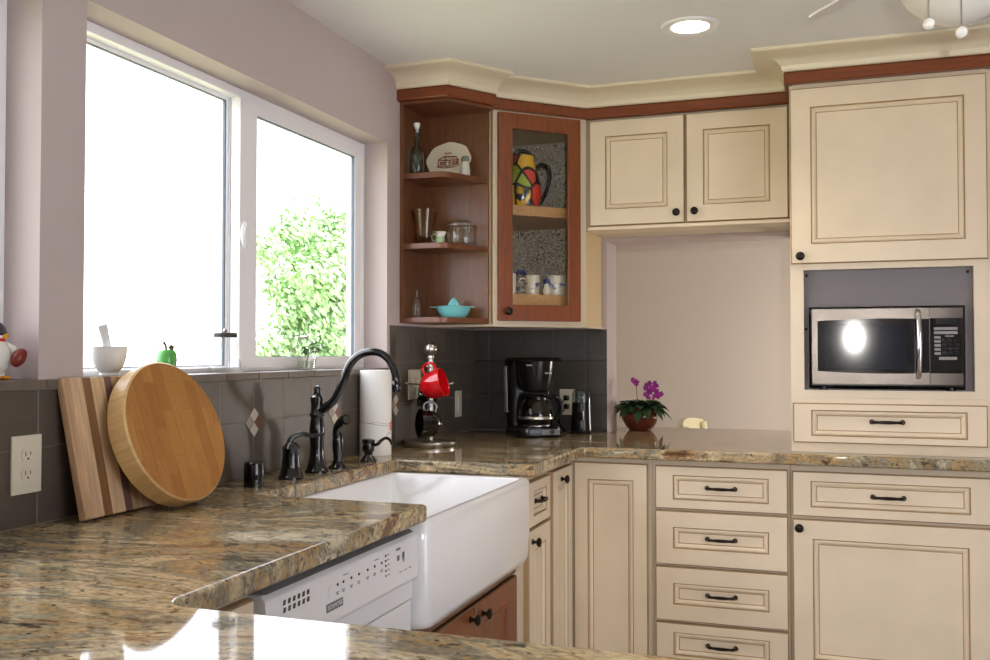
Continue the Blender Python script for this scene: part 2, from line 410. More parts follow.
    def build(s, name, mats, parent=None, bev=0, seg=2, angle=35, sel=None):
        me = bpy.data.meshes.new(name)
        bm = bmesh.new(); vs = [bm.verts.new(p) for p in s.v]
        for f, m in zip(s.f, s.m):
            try: fc = bm.faces.new([vs[k] for k in f]); fc.material_index = m
            except ValueError: pass
        bmesh.ops.remove_doubles(bm, verts=bm.verts, dist=1e-6)
        bmesh.ops.recalc_face_normals(bm, faces=bm.faces)
        if bev:
            es = [e for e in bm.edges if len(e.link_faces) == 2 and e.calc_face_angle(0) > math.radians(30) and (sel is None or sel(e))]
            bmesh.ops.bevel(bm, geom=es, offset=bev, segments=seg, profile=.5, affect='EDGES', clamp_overlap=True)
        for f in bm.faces: f.smooth = True
        for e in bm.edges:
            e.smooth = len(e.link_faces) == 2 and e.calc_face_angle(0) < math.radians(angle)
        bm.to_mesh(me); bm.free()
        if not isinstance(mats, (list, tuple)): mats = [mats]
        for m in mats: me.materials.append(M[m] if isinstance(m, str) else m)
        o = bpy.data.objects.new(name, me); COL.objects.link(o)
        if parent: o.parent = parent
        else: o.location = s.o
        if bev:
            wn = o.modifiers.new('weighted_normal', 'WEIGHTED_NORMAL'); wn.keep_sharp = True; wn.weight = 100
        return o

def tag(o, label=None, cat=None, group=None, kind=None):
    if label: o['label'] = label
    if cat: o['category'] = cat
    if group: o['group'] = group
    if kind: o['kind'] = kind
    return o
def thing(name, label, cat, loc=(0, 0, 0), rz=0, group=None):
    o = bpy.data.objects.new(name, None); o.empty_display_size = .05; COL.objects.link(o)
    o.location = loc; o.rotation_euler = (0, 0, rz)
    return tag(o, label, cat, group)
def kids(o): return [c for c in COL.objects if c.parent == o]
def dup(o, loc, rz, label, group=None):
    r = o.copy(); COL.objects.link(r); r.location = loc; r.rotation_euler = (0, 0, rz); r['label'] = label
    if group: r['group'] = group
    for c in kids(o):
        d = c.copy(); COL.objects.link(d); d.parent = r
        for g in kids(c):
            e = g.copy(); COL.objects.link(e); e.parent = d
    return r
def struct(mb, name, mats, **k): return tag(mb.build(name, mats, **k), kind='structure')
def arc(cx, cy, r, a0, a1, n=6): return [(cx+r*math.cos(math.radians(a0+(a1-a0)*k/n)), cy+r*math.sin(math.radians(a0+(a1-a0)*k/n))) for k in range(n+1)]
def lerp(a, b, t): return a+(b-a)*t
def spline(pts, n=8):
    P = [V(p) for p in pts]; out = []
    for k in range(len(P)-1):
        p0 = P[max(0, k-1)]; p1 = P[k]; p2 = P[k+1]; p3 = P[min(len(P)-1, k+2)]
        for j in range(n):
            t = j/n
            out.append(.5*((2*p1)+(p2-p0)*t+(2*p0-5*p1+4*p2-p3)*t*t+(3*p1-p0-3*p2+p3)*t**3))
    out.append(P[-1]); return out

X, Y, Z = V((1, 0, 0)), V((0, 1, 0)), V((0, 0, 1))
KNOB = [(.0095, 0), (.0095, .003), (.0052, .006), (.005, .013), (.010, .016), (.0155, .021), (.0158, .025), (.012, .029), (.006, .031), (0, .0315)]
def knob(o, p, n, parent): return MB(o).lathe(KNOB, p, n, 20).build('knob', 'knob', parent)
def pull(o, p, u, n, parent, L=.10):
    p, u, n = V(p), V(u), V(n); mb = MB(o)
    path = [p+u*(L*t)+n*c for t, c in ((-.5, .002), (-.49, .012), (-.44, .021), (-.3, .024), (-.1, .0255), (.1, .0255), (.3, .024), (.44, .021), (.49, .012), (.5, .002))]
    mb.tube(path, [.0065, .0058, .006, .0048, .0062, .0062, .0048, .006, .0058, .0065], 10)
    for sgn in (-.5, .5): mb.lathe([(.009, 0), (.009, .003), (.006, .005), (0, .006)], p+u*(L*sgn), n, 12)
    return mb.build('pull', 'knob', parent)

# ------------------------------------------------------------------ setting
CEIL = 2.363; CT = .914
struct(MB().box(-.2, -7.2, -.1, 5.0, 2.6, 0), 'floor', 'floor')
struct(MB().box(-.22, -7.2, CEIL, 5.0, 3.2, CEIL+.12), 'ceiling', 'ceil')
# window wall with two openings
WT = .17; z0, z1 = 1.217, 2.071
wl = MB()
wl.box(-WT, -7.0, 0, 0, .0, z0-.002); wl.box(-WT, -7.0, z1, 0, 0, CEIL)
wl.box(-WT, -.949, z0-.002, 0, 0, z1); wl.box(-WT, -2.64, z0-.002, 0, -2.511, z1); wl.box(-WT, -7.0, z0-.002, 0, -4.25, z1)
struct(wl, 'wall_left', 'wall')
# back wall with the pass-through opening
PX0, PX1, PZ1, PT = .637, 1.49, 1.775, .20
wb = MB()
wb.box(-WT, 0, 0, PX0, PT, CEIL); wb.box(PX1, 0, 0, 5.0, PT, CEIL); wb.box(PX0, 0, PZ1, PX1, PT, CEIL); wb.box(PX0, 0, 0, PX1, PT, CT-.04)
struct(wb, 'wall_back', 'wall')
wr = MB().box(4.3, -7.0, 0, 4.45, -5.4, CEIL).box(4.3, -3.0, 0, 4.45, 0, CEIL).box(4.3, -5.4, 2.08, 4.45, -3.0, CEIL)
struct(wr, 'wall_right', 'wall')
pd = struct(MB().frame((4.33, -3.002, 0.001), -Y, X, 2.396, 2.078, .09, .05, .05, .04, .05).box(4.345, -4.23, .04, 4.405, -4.17, 2.03), 'added_daylight_door', 'vinyl')  # out-of-view patio door, added with its opening to let in more daylight
MB().box(4.37, -5.348, .041, 4.375, -4.23, 2.028).build('door_glass', 'glass', pd); MB().box(4.37, -4.17, .041, 4.375, -3.052, 2.028).build('door_glass', 'glass', pd)
struct(MB().box(-WT, -7.1, 0, 4.45, -7.0, CEIL), 'wall_front', 'wall')
struct(MB().box(2.125, -.36, 0, 2.75, 0, CEIL), 'wall_stub', 'wall')
# next room
struct(MB().box(-1.2, 1.95, 0, 4.5, 2.1, CEIL), 'wall_beyond', 'wall2')
struct(MB().box(-.3, PT, 0, -.15, 1.95, CEIL), 'wall_beyond_left', 'wall2')
struct(MB().box(4.3, PT, 0, 4.45, 1.95, CEIL), 'wall_beyond_right', 'wall2')

# tiled backsplash + cap
bs = tag(MB().box(.0005, -7.0, CT+.001, .006, -.925, 1.195).box(.0005, -.925, CT+.001, .006, -.006, 1.378).build('tiled_backsplash', 'tileL'), kind='structure')
tag(MB().box(.006, -.0065, CT+.001, PX0, -.0005, 1.378).build('tiled_backsplash', 'tileB'), kind='structure')
cp = MB()
for k in range(30):
    ya = -2.627-10*.1605+k*.1605; yb = min(ya+.159, -.951)
    if ya < -.96: cp.box(.0005, ya, 1.196, .012, yb, 1.2165)
struct(cp, 'trim_sill', 'cap', bev=.003)
cs = MB().box(-.104, -2.509, 1.2152, .0005, -.951, 1.2167).box(-.104, -4.24, 1.2152, .0005, -2.642, 1.2167)
struct(cs, 'sill_tiles', 'cap')
for yc in (-1.844, -1.364, -.884):
    d = MB((.006, yc, 1.073)); hw, hh = .046, .043; x = .0068
    def rh(a, b, m):  # one small rhomb, a/b in half-units
        cy, cz = yc+a*hw*.5, 1.073+b*hh*.5
        pts = [(x, cy, cz-hh*.48), (x, cy+hw*.48, cz), (x, cy, cz+hh*.48), (x, cy-hw*.48, cz)]
        d.extr(pts, (.0012, 0, 0), m)
    rh(0, 1, 0); rh(-1, 0, 1); rh(1, 0, 2); rh(0, -1, 0)
    o = d.build('diamond_inlay', [mat('pale_stone', s2l(196, 186, 172), .4), mat('grey_stone', s2l(150, 138, 128), .4), mat('rust_stone', s2l(110, 70, 50), .4)])
    o.parent = bs; o.location = (.006, yc, 1.073)

# crown + cherry band on top of the wall cabinets
TOPA = [(0.001, -.857), (.208, -.857), (.335, -.668)]
TOPL = [(.298, -.643), (.622, -.332), (1.440, -.332), (1.440, -.604), (2.118, -.604), (2.118, -.05)]
bandp = [(-.02, 2.252), (.006, 2.252), (.010, 2.258), (.010, 2.290), (.006, 2.296), (-.02, 2.296)]
struct(MB().sweep(TOPL, bandp).sweep(TOPA, bandp), 'trim_1', 'cherryb', angle=20)
cv = [(.0, 2.297), (.012, 2.297), (.016, 2.302)] + [(.016+.085*(1-math.cos(t*PI/2)), 2.302+.046*math.sin(t*PI/2)) for t in (.2, .4, .6, .8, 1)] + [(.112, 2.350), (.118, 2.354), (.118, CEIL-.001), (-.03, CEIL-.001), (-.03, 2.297)]
struct(MB().sweep(TOPL, cv).sweep(TOPA, cv), 'trim_2', 'crown', angle=22)

# windows
def window_unit(name, ya, yb, split):
    wx = -.095
    w = MB().frame((wx-.065, ya, z0), Y, X, yb-ya, z1-z0, .065, .028, .024, .014, .026).build(name, 'vinyl', bev=.003)
    tag(w, kind='structure')
    ym = lerp(ya, yb, split)
    MB().box(wx-.060, ym-.004, z0+.012, wx-.032, ym+.034, z1-.024).build('mullion', 'vinyl', w, bev=.002)
    fw_ = ym-.005-(ya+.026)
    MB().frame((wx-.056, ya+.026, z0+.010), Y, X, fw_, z1-z0-.034, .020, .012, .007, .008, .012).build('fixed_sash', 'vinyl', w)
    MB().frame((wx-.048, ya+.037, z0+.017), Y, X, fw_-.016, z1-z0-.052, .008, .005, .006, .004, .003).build('glazing_seal', 'gskt', w)
    MB().box(wx-.046, ya+.037, z0+.017, wx-.042, ya+.020+fw_, z1-.036).build('window_pane', 'glass', w)
    sw_ = yb-.022-ym; sh_ = z1-z0-.030
    s = MB().frame((wx-.028, ym-.002, z0+.010), Y, X, sw_, sh_, .026, .101, .049, .033, .040).build('sliding_sash', 'vinyl', w, bev=.002)
    MB().box(wx-.026, ym-.001, z0+.012, wx+.004, ym+.044, z1-.028).build('interlock_stile', 'vinyl', s, bev=.003)
    MB().frame((wx-.018, ym+.097, z0+.042), Y, X, sw_-.144, sh_-.071, .012, .003, .006, .003, .004).build('glazing_seal', 'gskt', s)
    MB().box(wx-.014, ym+.096, z0+.041, wx-.010, yb-.069, z0+.010+sh_-.038).build('window_pane', 'glass', s)
    l = MB((wx+.008, ym+.02, 1.63)).lathe([(.0, 0), (.019, 0), (.019, .008), (.014, .014), (0, .016)], (wx+.0035, ym+.020, 1.63), X, 20)
    lo = l.build('latch', 'vinyl', s); lo.location = (wx+.008, ym+.02, 1.63); lo.scale = (1, 1, 2.2)
    return w
window_unit('window_1', -2.511, -.949, .4712)
window_unit('window_2', -4.25, -2.64, .5)

# ------------------------------------------------------------------ countertop
ex = .674; SLAB = .040
out = [(.0065, -3.72), (2.35, -3.72)] + arc(2.35-.02, -3.083-.02, .02, 0, 90, 4) + [(ex+.05, -3.083)] + [(ex+.035+.035*math.cos(math.radians(a)), -3.048+.035*math.sin(math.radians(a))) for a in (255, 240, 225, 210, 195, 180)]
out += [(ex, -2.4)] + arc(ex+.004-.022, -2.128-.022, .022, 0, 90, 6) + [(.205, -2.128), (.200, -2.123), (.200, -1.290), (.205, -1.285)] + arc(ex+.012-.014, -1.285+.014, .014, -90, 0, 5)
out += [(ex+.012, -.70)] + [(ex+.037-.025*math.cos(math.radians(a)), -.69+.025*math.sin(math.radians(a))) for a in (15, 35, 55, 75, 90)]
out += [(2.118, -.665), (2.118, -.0075), (PX1-.01, -.0075), (PX1-.01, PT+.01), (1.75, PT+.01), (1.75, .41), (.56, .41), (.56, PT+.01), (PX0+.004, PT+.01), (PX0+.004, -.0075), (.0065, -.0075)]
def inner(e):
    a, b = e.verts[0].co, e.verts[1].co
    return abs(a.z-b.z) < 1e-4 and not (a.x < .05 and b.x < .05) and not (a.y > -.05 and b.y > -.05 and max(a.y, b.y) < .1)
ct = MB().prism(out, CT-SLAB, CT).build('countertop', 'granite', bev=.0175, seg=6, sel=inner)
tag(ct, 'polished brown and gold granite countertop running round the sink to the pass-through', 'countertop')

# ------------------------------------------------------------------ cabinets
CR = ['cream', 'glaze']
BZ = CT-.0405
def carcass(o, x0, y0, x1, y1, za, zb, parent, m='cream2', name='body'): return MB(o).box(x0, y0, za, x1, y1, zb).build(name, m, parent, bev=.0015)

# base run under the pass-through (faces -y)
FY = -.597
o = (.66, FY, 0); t = thing('corner_cabinet', 'cream base cabinet filling the inside corner, one tall panelled door without hardware', 'base cabinet', o)
carcass(o, .600, FY, .942, -.01, .03, BZ, t); MB(o).box(.56, FY+.06, 0, .942, -.05, .03).build('toe_kick', 'cream2', t)
MB(o).door((.641, FY, .034), X, -Y, .286, .818, fw=.054, fh=.064).build('door', CR, t, angle=20)
o = (.943, FY, 0); t = thing('drawer_cabinet', 'cream base cabinet with a stack of four panelled drawers', 'base cabinet', o)
carcass(o, .943, FY, 1.442, -.01, .10, BZ, t); MB(o).box(.943, FY+.06, 0, 1.442, -.05, .10).build('toe_kick', 'cream2', t)
for a, b in ((.690, .850), (.482, .682), (.274, .474), (.112, .266)):
    d = MB(o).door((.956, FY, a), X, -Y, .478, b-a, fw=.066, fh=.034 if b-a < .17 else .060).build('drawer', CR, t, angle=20)
    pull(o, (1.198, FY-.0135, (a+b)/2+.002), X, -Y, d)
o = (1.443, FY, 0); t = thing('drawer_and_door_cabinet', 'cream base cabinet under the microwave with one wide drawer over a single door', 'base cabinet', o)
carcass(o, 1.443, FY, 2.112, -.01, .10, BZ, t); MB(o).box(1.443, FY+.06, 0, 2.112, -.05, .10).build('toe_kick', 'cream2', t)
d = MB(o).door((1.450, FY, .688), X, -Y, .642, .160, fw=.062, fh=.033).build('drawer', CR, t, angle=20); pull(o, (1.770, FY-.0135, .767), X, -Y, d)
d = MB(o).door((1.450, FY, .112), X, -Y, .642, .565, fw=.068).build('door', CR, t, angle=20); knob(o, (1.473, FY-.02, .648), -Y, d)

# run under the window (faces +x)
FX = .622
o = (FX, -1.24, 0); t = thing('slim_base_cabinet', 'slim cream base cabinet beside the sink with a small drawer over a door', 'base cabinet', o)
carcass(o, .02, -1.25, FX, -.936, .06, BZ, t); MB(o).box(.05, -1.25, 0, FX-.06, -.936, .06).build('toe_kick', 'cream2', t)
d = MB(o).door((FX, -1.208, .692), Y, X, .257, .152, fw=.05, fh=.034).build('drawer', CR, t, angle=20); pull(o, (FX+.0135, -1.08, .772), Y, X, d, .075)
d = MB(o).door((FX, -1.208, .066), Y, X, .257, .619, fw=.06).build('door', CR, t, angle=20); knob(o, (FX+.02, -1.172, .645), X, d)
o = (FX, -.93, 0); t = thing('narrow_corner_cabinet', 'narrow cream full-height door cabinet meeting the inside corner, knob near its top', 'base cabinet', o)
carcass(o, .02, -.934, FX, -.599, .06, BZ, t); MB(o).box(.05, -.934, 0, FX-.06, -.599, .06).build('toe_kick', 'cream2', t)
d = MB(o).door((FX, -.918, .066), Y, X, .272, .781, fw=.06).build('door', CR, t, angle=20); knob(o, (FX+.02, -.805, .808), X, d)
o = (FX, -1.71, 0); t = thing('sink_cabinet', 'reddish cherry wood cabinet under the white sink with a pair of doors', 'base cabinet', o)
MB(o).box(.02, -2.140, .10, .60, -1.272, .600).build('body', 'cherry', t); MB(o).box(.05, -2.140, 0, .56, -1.272, .10).build('toe_kick', 'cherry', t)
MB(o).box(.60, -2.140, .566, FX-.004, -1.275, .604).build('top_rail', 'cherry', t, bev=.002)
MB(o).box(.5, -1.272, .10, FX-.01, -1.252, BZ).build('end_stile', 'cream2', t)
DC = ['door_cherry', 'cherry']
d = MB(o).door((.602, -1.660, .112), Y, X, .378, .446, t=.022, fw=.065).build('door', DC, t, angle=20); knob(o, (.624, -1.612, .520), X, d)
d = MB(o).door((.602, -2.044, .112), Y, X, .380, .446, t=.022, fw=.065).build('door', DC, t, angle=20); knob(o, (.624, -1.711, .528), X, d)
# peninsula cabinets
o = (FX, -2.9, 0); t = thing('peninsula_cabinet', 'cream cabinet under the near counter, its edge just showing beside the dishwasher', 'base cabinet', o)
MB(o).box(.02, -3.66, .10, 2.30, -3.125, BZ).build('body', 'cream2', t, bev=.0015); MB(o).box(.02, -3.66, 0, 2.25, -3.18, .10).build('toe_kick', 'cream2', t)
MB(o).box(.02, -3.123, .10, FX, -2.802, BZ).build('corner_body', 'cream2', t, bev=.0015)
MB(o).door((FX, -3.09, .112), Y, X, .282, .740, fw=.06).build('door', CR, t, angle=20)

# dishwasher
o = (.60, -2.46, 0); t = thing('dishwasher', 'white built-in dishwasher beside the farmhouse sink, push-button panel along its top', 'dishwasher', o)
dy0, dy1 = -2.790, -2.1415
MB(o).box(.05, dy0+.005, .02, .60, dy1-.005, .868).build('body', 'white', t)
MB(o).extr([(.60, dy0, .12), (.637, dy0, .12), (.637, dy0, .690), (.60, dy0, .690)], (0, dy1-dy0, 0)).build('door', 'white', t, bev=.004)
MB(o).extr([(.60, dy0, .694), (.640, dy0, .694), (.641, dy0, .738), (.60, dy0, .738)], (0, dy1-dy0, 0)).build('door_band', 'white', t, bev=.002)
MB(o).extr([(.60, dy0, .741), (.652, dy0, .741), (.656, dy0, .748), (.652, dy0, .842), (.640, dy0, .851), (.60, dy0, .851)], (0, dy1-dy0, 0)).build('console', 'white', t, bev=.003)
MB(o).extr([(.602, dy0+.01, .8515), (.646, dy0+.01, .8515), (.61, dy0+.01, .870), (.602, dy0+.01, .870)], (0, dy1-dy0-.02, 0)).build('top_strip', 'dkgrey', t)
cx = lambda z: .6555-(z-.716)*.004/.126
def on_console(name, ya, yb, za, zb, th, m, parent, bev=0):
    return MB(o).extr([(cx(za)-.004, ya, za), (cx(za)+th, ya, za), (cx(zb)+th, ya, zb), (cx(zb)-.004, ya, zb)], (0, yb-ya, 0)).build(name, m, parent, bev=bev)
cpn = on_console('control_panel', -2.600, -2.166, .756, .839, .0012, 'white', t, .0015)
vt = MB(o)
on_console('vent_recess', -2.742, -2.625, .806, .838, .0008, 'white', t)
for r in range(2):
    for k in range(6): 
        ya = -2.736+k*.0165; za = .809+r*.0135
        vt.extr([(cx(za)-.003, ya, za), (cx(za)+.0014, ya, za), (cx(za+.009)+.0014, ya+.002, za+.009), (cx(za+.009)-.003, ya+.002, za+.009)], (0, .0085, 0))
vt.build('vent_slots', 'blackg', t)
bd = on_console('badge', -2.582, -2.516, .770, .786, .0022, 'dkgrey', cpn)
def lettering(txt, size, loc, rot, m, parent, name='lettering'):
    cu = bpy.data.curves.new('lettering', 'FONT'); cu.body = txt; cu.size = size; cu.extrude = .0003; cu.align_x = 'CENTER'; cu.align_y = 'CENTER'
    ob = bpy.data.objects.new('tmp', cu); COL.objects.link(ob)
    me = bpy.data.meshes.new_from_object(ob.evaluated_get(bpy.context.evaluated_depsgraph_get()))
    bpy.data.objects.remove(ob); bpy.data.curves.remove(cu)
    mw = Matrix.LocRotScale(V(loc), rot, None); me.transform(mw)
    me.materials.clear(); me.materials.append(M[m]); r = bpy.data.objects.new(name, me); COL.objects.link(r); r.parent = parent; return r
RX = Matrix(((0, 0, 1), (1, 0, 0), (0, 1, 0))).to_quaternion()     # text facing +x, reading along +y
lettering('KENMORE', .0125, (cx(.778)+.0025-o[0], -2.549-o[1], .778), RX, 'white', cpn)
zz = lambda z: .778+(z-.748)*.755
def mark(y, z, w, h):
    z = zz(z); MB(o).box(cx(z)+.0008, y-w/2, z-h/2, cx(z)+.0016, y+w/2, z+h/2).build('printed_mark', 'ink', cpn)
for k, y in enumerate((-2.562, -2.536, -2.512, -2.478, -2.445, -2.405, -2.372, -2.338, -2.225)):
    z = .797+.0003*k
    MB(o).lathe([(.0028, 0), (.0028, .0016), (0, .0018)], (cx(z)+.0008, y, zz(z)), X, 10).build('indicator_light', 'slot', cpn)
    mark(y, z-.020, .012, .002); mark(y, z-.025, .009, .002)
    if k in (2, 6): mark(y+.012, z+.016, .022, .0018)
for k in range(5): MB(o).lathe([(.0026, 0), (.0026, .0016), (0, .0018)], (cx(.8)+.0008, -2.318, zz(.814-k*.0145)), X, 10).build('indicator_light', 'slot', cpn); mark(-2.303, .814-k*.0145, .011, .002)
mark(-2.251, .8165, .022, .005)
mark(-2.252, .79, .012, .012); mark(-2.225, .79, .012, .012)
for y in (-2.24, -2.215, -2.19): mark(y, .746, .014, .002)
for y, z in ((-2.562, .806), (-2.205, .806)):
    MB(o).lathe([(.0135, 0), (.0135, .0022), (.0115, .0028), (0, .0028)], (cx(z)+.0004, y, z), X, 20).build('button', 'white', cpn)

# farmhouse sink
o = (.42, -1.71, .606); t = thing('farmhouse_sink', 'large white apron-front farmhouse sink set below the granite', 'sink', o)
def rrect(x0, y0, x1, y1, r, z, n=5):
    return [(x, y, z) for x, y in arc(x1-r, y1-r, r, 0, 90, n)+arc(x0+r, y1-r, r, 90, 180, n)+arc(x0+r, y0+r, r, 180, 270, n)+arc(x1-r, y0+r, r, 270, 360, n)]
sx0, sx1, sy0, sy1, st = .165, .672, -2.128, -1.286, CT-.0412
mb = MB(o)
R = [rrect(sx0+.02, sy0+.02, sx1-.02, sy1-.02, .05, .606), rrect(sx0+.006, sy0+.006, sx1-.006, sy1-.006, .045, .612), rrect(sx0, sy0, sx1, sy1, .04, .63), rrect(sx0, sy0, sx1, sy1, .022, .70), rrect(sx0, sy0, sx1, sy1, .022, st-.010), rrect(sx0+.004, sy0+.004, sx1-.004, sy1-.004, .02, st-.002), rrect(sx0+.010, sy0+.010, sx1-.010, sy1-.010, .02, st),
     rrect(sx0+.026, sy0+.026, sx1-.024, sy1-.026, .02, st), rrect(sx0+.032, sy0+.032, sx1-.030, sy1-.032, .02, st-.006), rrect(sx0+.036, sy0+.036, sx1-.034, sy1-.036, .04, .68), rrect(sx0+.06, sy0+.06, sx1-.06, sy1-.06, .05, .655), rrect(sx0+.1, sy0+.1, sx1-.1, sy1-.1, .05, .652)]
mb.rings(R).build('basin', 'fire', t, angle=50)
MB(o).lathe([(.0, 0), (.042, 0), (.042, .004), (.03, .003), (0, .002)], (.41, -1.71, .6525), Z, 24).build('drain', 'steel', t)

# open corner shelf + glazed corner cabinet
ZB, ZT = 1.389, 2.258
o = (.0, -.72, ZB); t = thing('open_shelf_unit', 'cherry wood open shelf unit between the window and the glazed cabinet', 'shelf unit', o)
MB(o).box(.001, -.838, ZB, .018, -.612, ZT-.004).build('side_panel', 'cherry', t, bev=.001)
MB(o).box(.018, -.628, ZB, .292, -.612, ZT-.004).build('back_panel', 'cherry', t)
shp = [(.018, -.838), (.165, -.838)]+arc(.165, -.793, .045, -90, -25, 6)+[(.290, -.632), (.290, -.628), (.018, -.628)]
for za, zb in ((ZB, 1.411), (1.676, 1.698), (1.950, 1.972)):
    MB(o).prism(shp, za, zb).build('shelf', 'cherryh', t, bev=.002)
MB(o).prism([(.018, -.853), (.208, -.853), (.328, -.672), (.296, -.630), (.018, -.630)], 2.238, ZT-.008).build('top_panel', 'cherryh', t)
# glazed diagonal cabinet
A, B = V((.300, -.606, 0)), V((.612, -.316, 0)); du = (B-A).normalized(); dn = V((du.y, -du.x, 0)); DL = (B-A).length
o = (.45, -.45, ZB); t = thing('glazed_corner_cabinet', 'cream diagonal corner wall cabinet with a cherry-framed glass door', 'wall cabinet', o)
bdy = MB(o)
bdy.box(.010, -.611, ZB, .296, -.596, ZT-.002)                        # panel behind the open shelves
bdy.box(.600, -.318, ZB, .615, -.008, ZT-.002)
foot = [(.01, -.598), (.30, -.598), (.604, -.318), (.604, -.01), (.01, -.01)]
bdy.prism(foot, ZB, ZB+.02); bdy.prism(foot, ZT-.022, ZT-.002)
bdy.build('body', 'tan', t)
bk = MB(o); bk.box(.008, -.59, ZB+.02, .014, -.014, ZT-.03); bk.box(.014, -.014, ZB+.02, .60, -.008, ZT-.03); bk.build('back_panel', 'patt', t)
MB(o).frame(A+Z*(ZB-.006), du, dn, DL, ZT-ZB+.002, .014, .030, .026, .022, .026).build('face_frame', 'cream2', t, bev=.001)
MB(o).sweep([(.03, -.637), (.316, -.626), (.624, -.326), (.624, -.03)], [(-.02, 1.378), (.002, 1.378), (.004, 1.384), (.0, ZB-.001), (-.02, ZB-.001)]).build('light_rail', 'cream2', t)
sf = [(.014, -.585), (.30, -.575), (.575, -.318), (.598, -.018), (.014, -.018)]
for za, zb in ((1.468, 1.514), (1.838, 1.880)): MB(o).prism(sf, za, zb).build('shelf', 'maple', t, bev=.001)
D0 = A+du*.017+dn*.0145; DW_, DH = DL-.054, 2.243-1.402
d = MB(o).frame(D0+Z*1.402, du, dn, DW_, DH, .021, .058, .058, .063, .063).build('door', 'door_cherry', t, bev=.003)
MB(o).obox(D0+Z*1.460+du*.054+dn*.008, du, dn, DW_-.108, DH-.116, .004).build('door_glass', 'cglass', d)
MB(o).frame(D0+Z*1.459+du*.053+dn*.012, du, dn, DW_-.106, DH-.114, .007, .008, .008, .008, .008).build('glass_bead', 'cherry', d)
knob(o, D0+Z*1.440+du*.034+dn*.021, dn, d)

# two-door cabinet over the pass-through
CY = -.302
o = (1.03, CY, 1.79); t = thing('wall_cabinet', 'cream two-door wall cabinet hung over the pass-through opening', 'wall cabinet', o)
MB(o).box(.617, CY, 1.790, 1.441, -.002, ZT-.002).build('body', 'cream2', t)
MB(o).box(.626, CY-.026, 1.784, 1.441, CY+.1, 1.7985).build('light_rail', 'cream', t, bev=.003)
d = MB(o).door((.634, CY, 1.803), X, -Y, .395, .442, fw=.068).build('door', CR, t, angle=20); knob(o, (.999, CY-.02, 1.843), -Y, d)
d = MB(o).door((1.036, CY, 1.803), X, -Y, .397, .442, fw=.068).build('door', CR, t, angle=20); knob(o, (1.071, CY-.02, 1.845), -Y, d)

# microwave tower
TY = -.575; TX0, TX1 = 1.447, 2.112
o = (1.78, TY, CT+.0005); t = thing('microwave_tower', 'tall cream cabinet standing on the counter with a niche for the microwave', 'tall cabinet', o)
b = MB(o)
b.box(TX0, TY+.018, CT+.0005, TX0+.018, -.02, ZT-.002); b.box(TX1-.018, TY+.018, CT+.0005, TX1, -.02, ZT-.002)
b.box(TX0+.018, TY+.018, 1.122, TX1-.018, -.03, 1.138); b.box(TX0+.018, TY+.018, 1.574, TX1-.018, -.03, 1.59); b.box(TX0+.018, TY+.018, ZT-.02, TX1-.018, -.03, ZT-.002)
b.box(TX0+.018, -.032, CT+.0005, TX1-.018, -.02, ZT-.02); b.build('body', 'cream2', t)
f = MB(o)
f.frame((TX0, TY+.018, 1.112), X, -Y, TX1-TX0, .486, .018, .046, .06, .027, .024)
f.box(TX0, TY, CT+.0005, TX1, TY+.018, 1.1115); f.box(TX0, TY, 1.5985, TX1, TY+.018, ZT-.002); f.build('face_frame', 'cream', t)
d = MB(o).door((1.450, TY, 1.596), X, -Y, .646, .640, fw=.070).build('door', CR, t, angle=20); knob(o, (1.483, TY-.02, 1.622), -Y, d)
d = MB(o).door((1.454, TY, .950), X, -Y, .634, .142, fw=.062, fh=.024).build('drawer', CR, t, angle=20); pull(o, (1.770, TY-.0135, 1.029), X, -Y, d)
g = MB(o).frame((1.492, TY+.030, 1.139), X, -Y, .560, .434, .006, .018, .026, .004, .134).build('trim_panel', 'grey', t)
for x, z in ((1.503, 1.556), (2.036, 1.556), (1.500, 1.36)): MB(o).lathe([(.006, 0), (.0055, .002), (.002, .0028), (0, .002)], (x, TY+.024, z), -Y, 12).build('screw', 'knob', g)

# microwave
o = (1.768, -.40, 1.1395); t = thing('microwave', 'stainless steel and black microwave oven built into the cream tower', 'microwave', o)
mx0, mx1, mz0, mz1, my = 1.516, 2.018, 1.152, 1.434, -.585
MB(o).box(mx0, my, mz0, mx1, -.22, mz1).build('body', 'black', t, bev=.006)
for x in (1.56, 1.98):
    for y in (-.55, -.26): MB(o).lathe([(.014, 0), (.014, .0125), (0, .0125)], (x, y, 1.1397), Z, 14).build('foot', 'black', t)
def bowf(x): u = (x-mx0)/(mx1-mx0)*2-1; return my-.006-.004*(1-u*u)
def bowed(name, xa, xb, zlo, zhi, off, m, parent, n=14, th=.006):
    mb = MB(o); xs = [lerp(xa, xb, k/n) for k in range(n+1)]
    rings = []
    for x in xs:
        y = bowf(x)-off; rings.append([(x, y, zlo(x)), (x, y+th, zlo(x)), (x, y+th, zhi(x)), (x, y, zhi(x))])
    return mb.rings(rings).build(name, m, parent, angle=30)
xs_ = 1.909
cu_ = lambda x: ((x-mx0)/(mx1-mx0)*2-1)**2
dr = bowed('door', mx0+.004, xs_-.001, lambda x: mz0+.010, lambda x: mz1-.004, 0, 'blackg', t)
bowed('steel_band', mx0+.005, xs_-.001, lambda x: mz1-.048+.010*(1-cu_(x))*0+.008*(1-cu_(x)), lambda x: mz1-.0045, .0015, 'steel2', dr)
bowed('steel_band', mx0+.005, xs_-.001, lambda x: mz0+.0105, lambda x: mz0+.058-.010*(1-cu_(x)), .0015, 'steel2', dr)
bowed('steel_stile', mx0+.005, mx0+.024, lambda x: mz0+.050, lambda x: mz1-.044, .0015, 'steel2', dr, 3)
bowed('window', 1.566, 1.838, lambda x: 1.214, lambda x: 1.378, .0015, 'mwglass', dr)
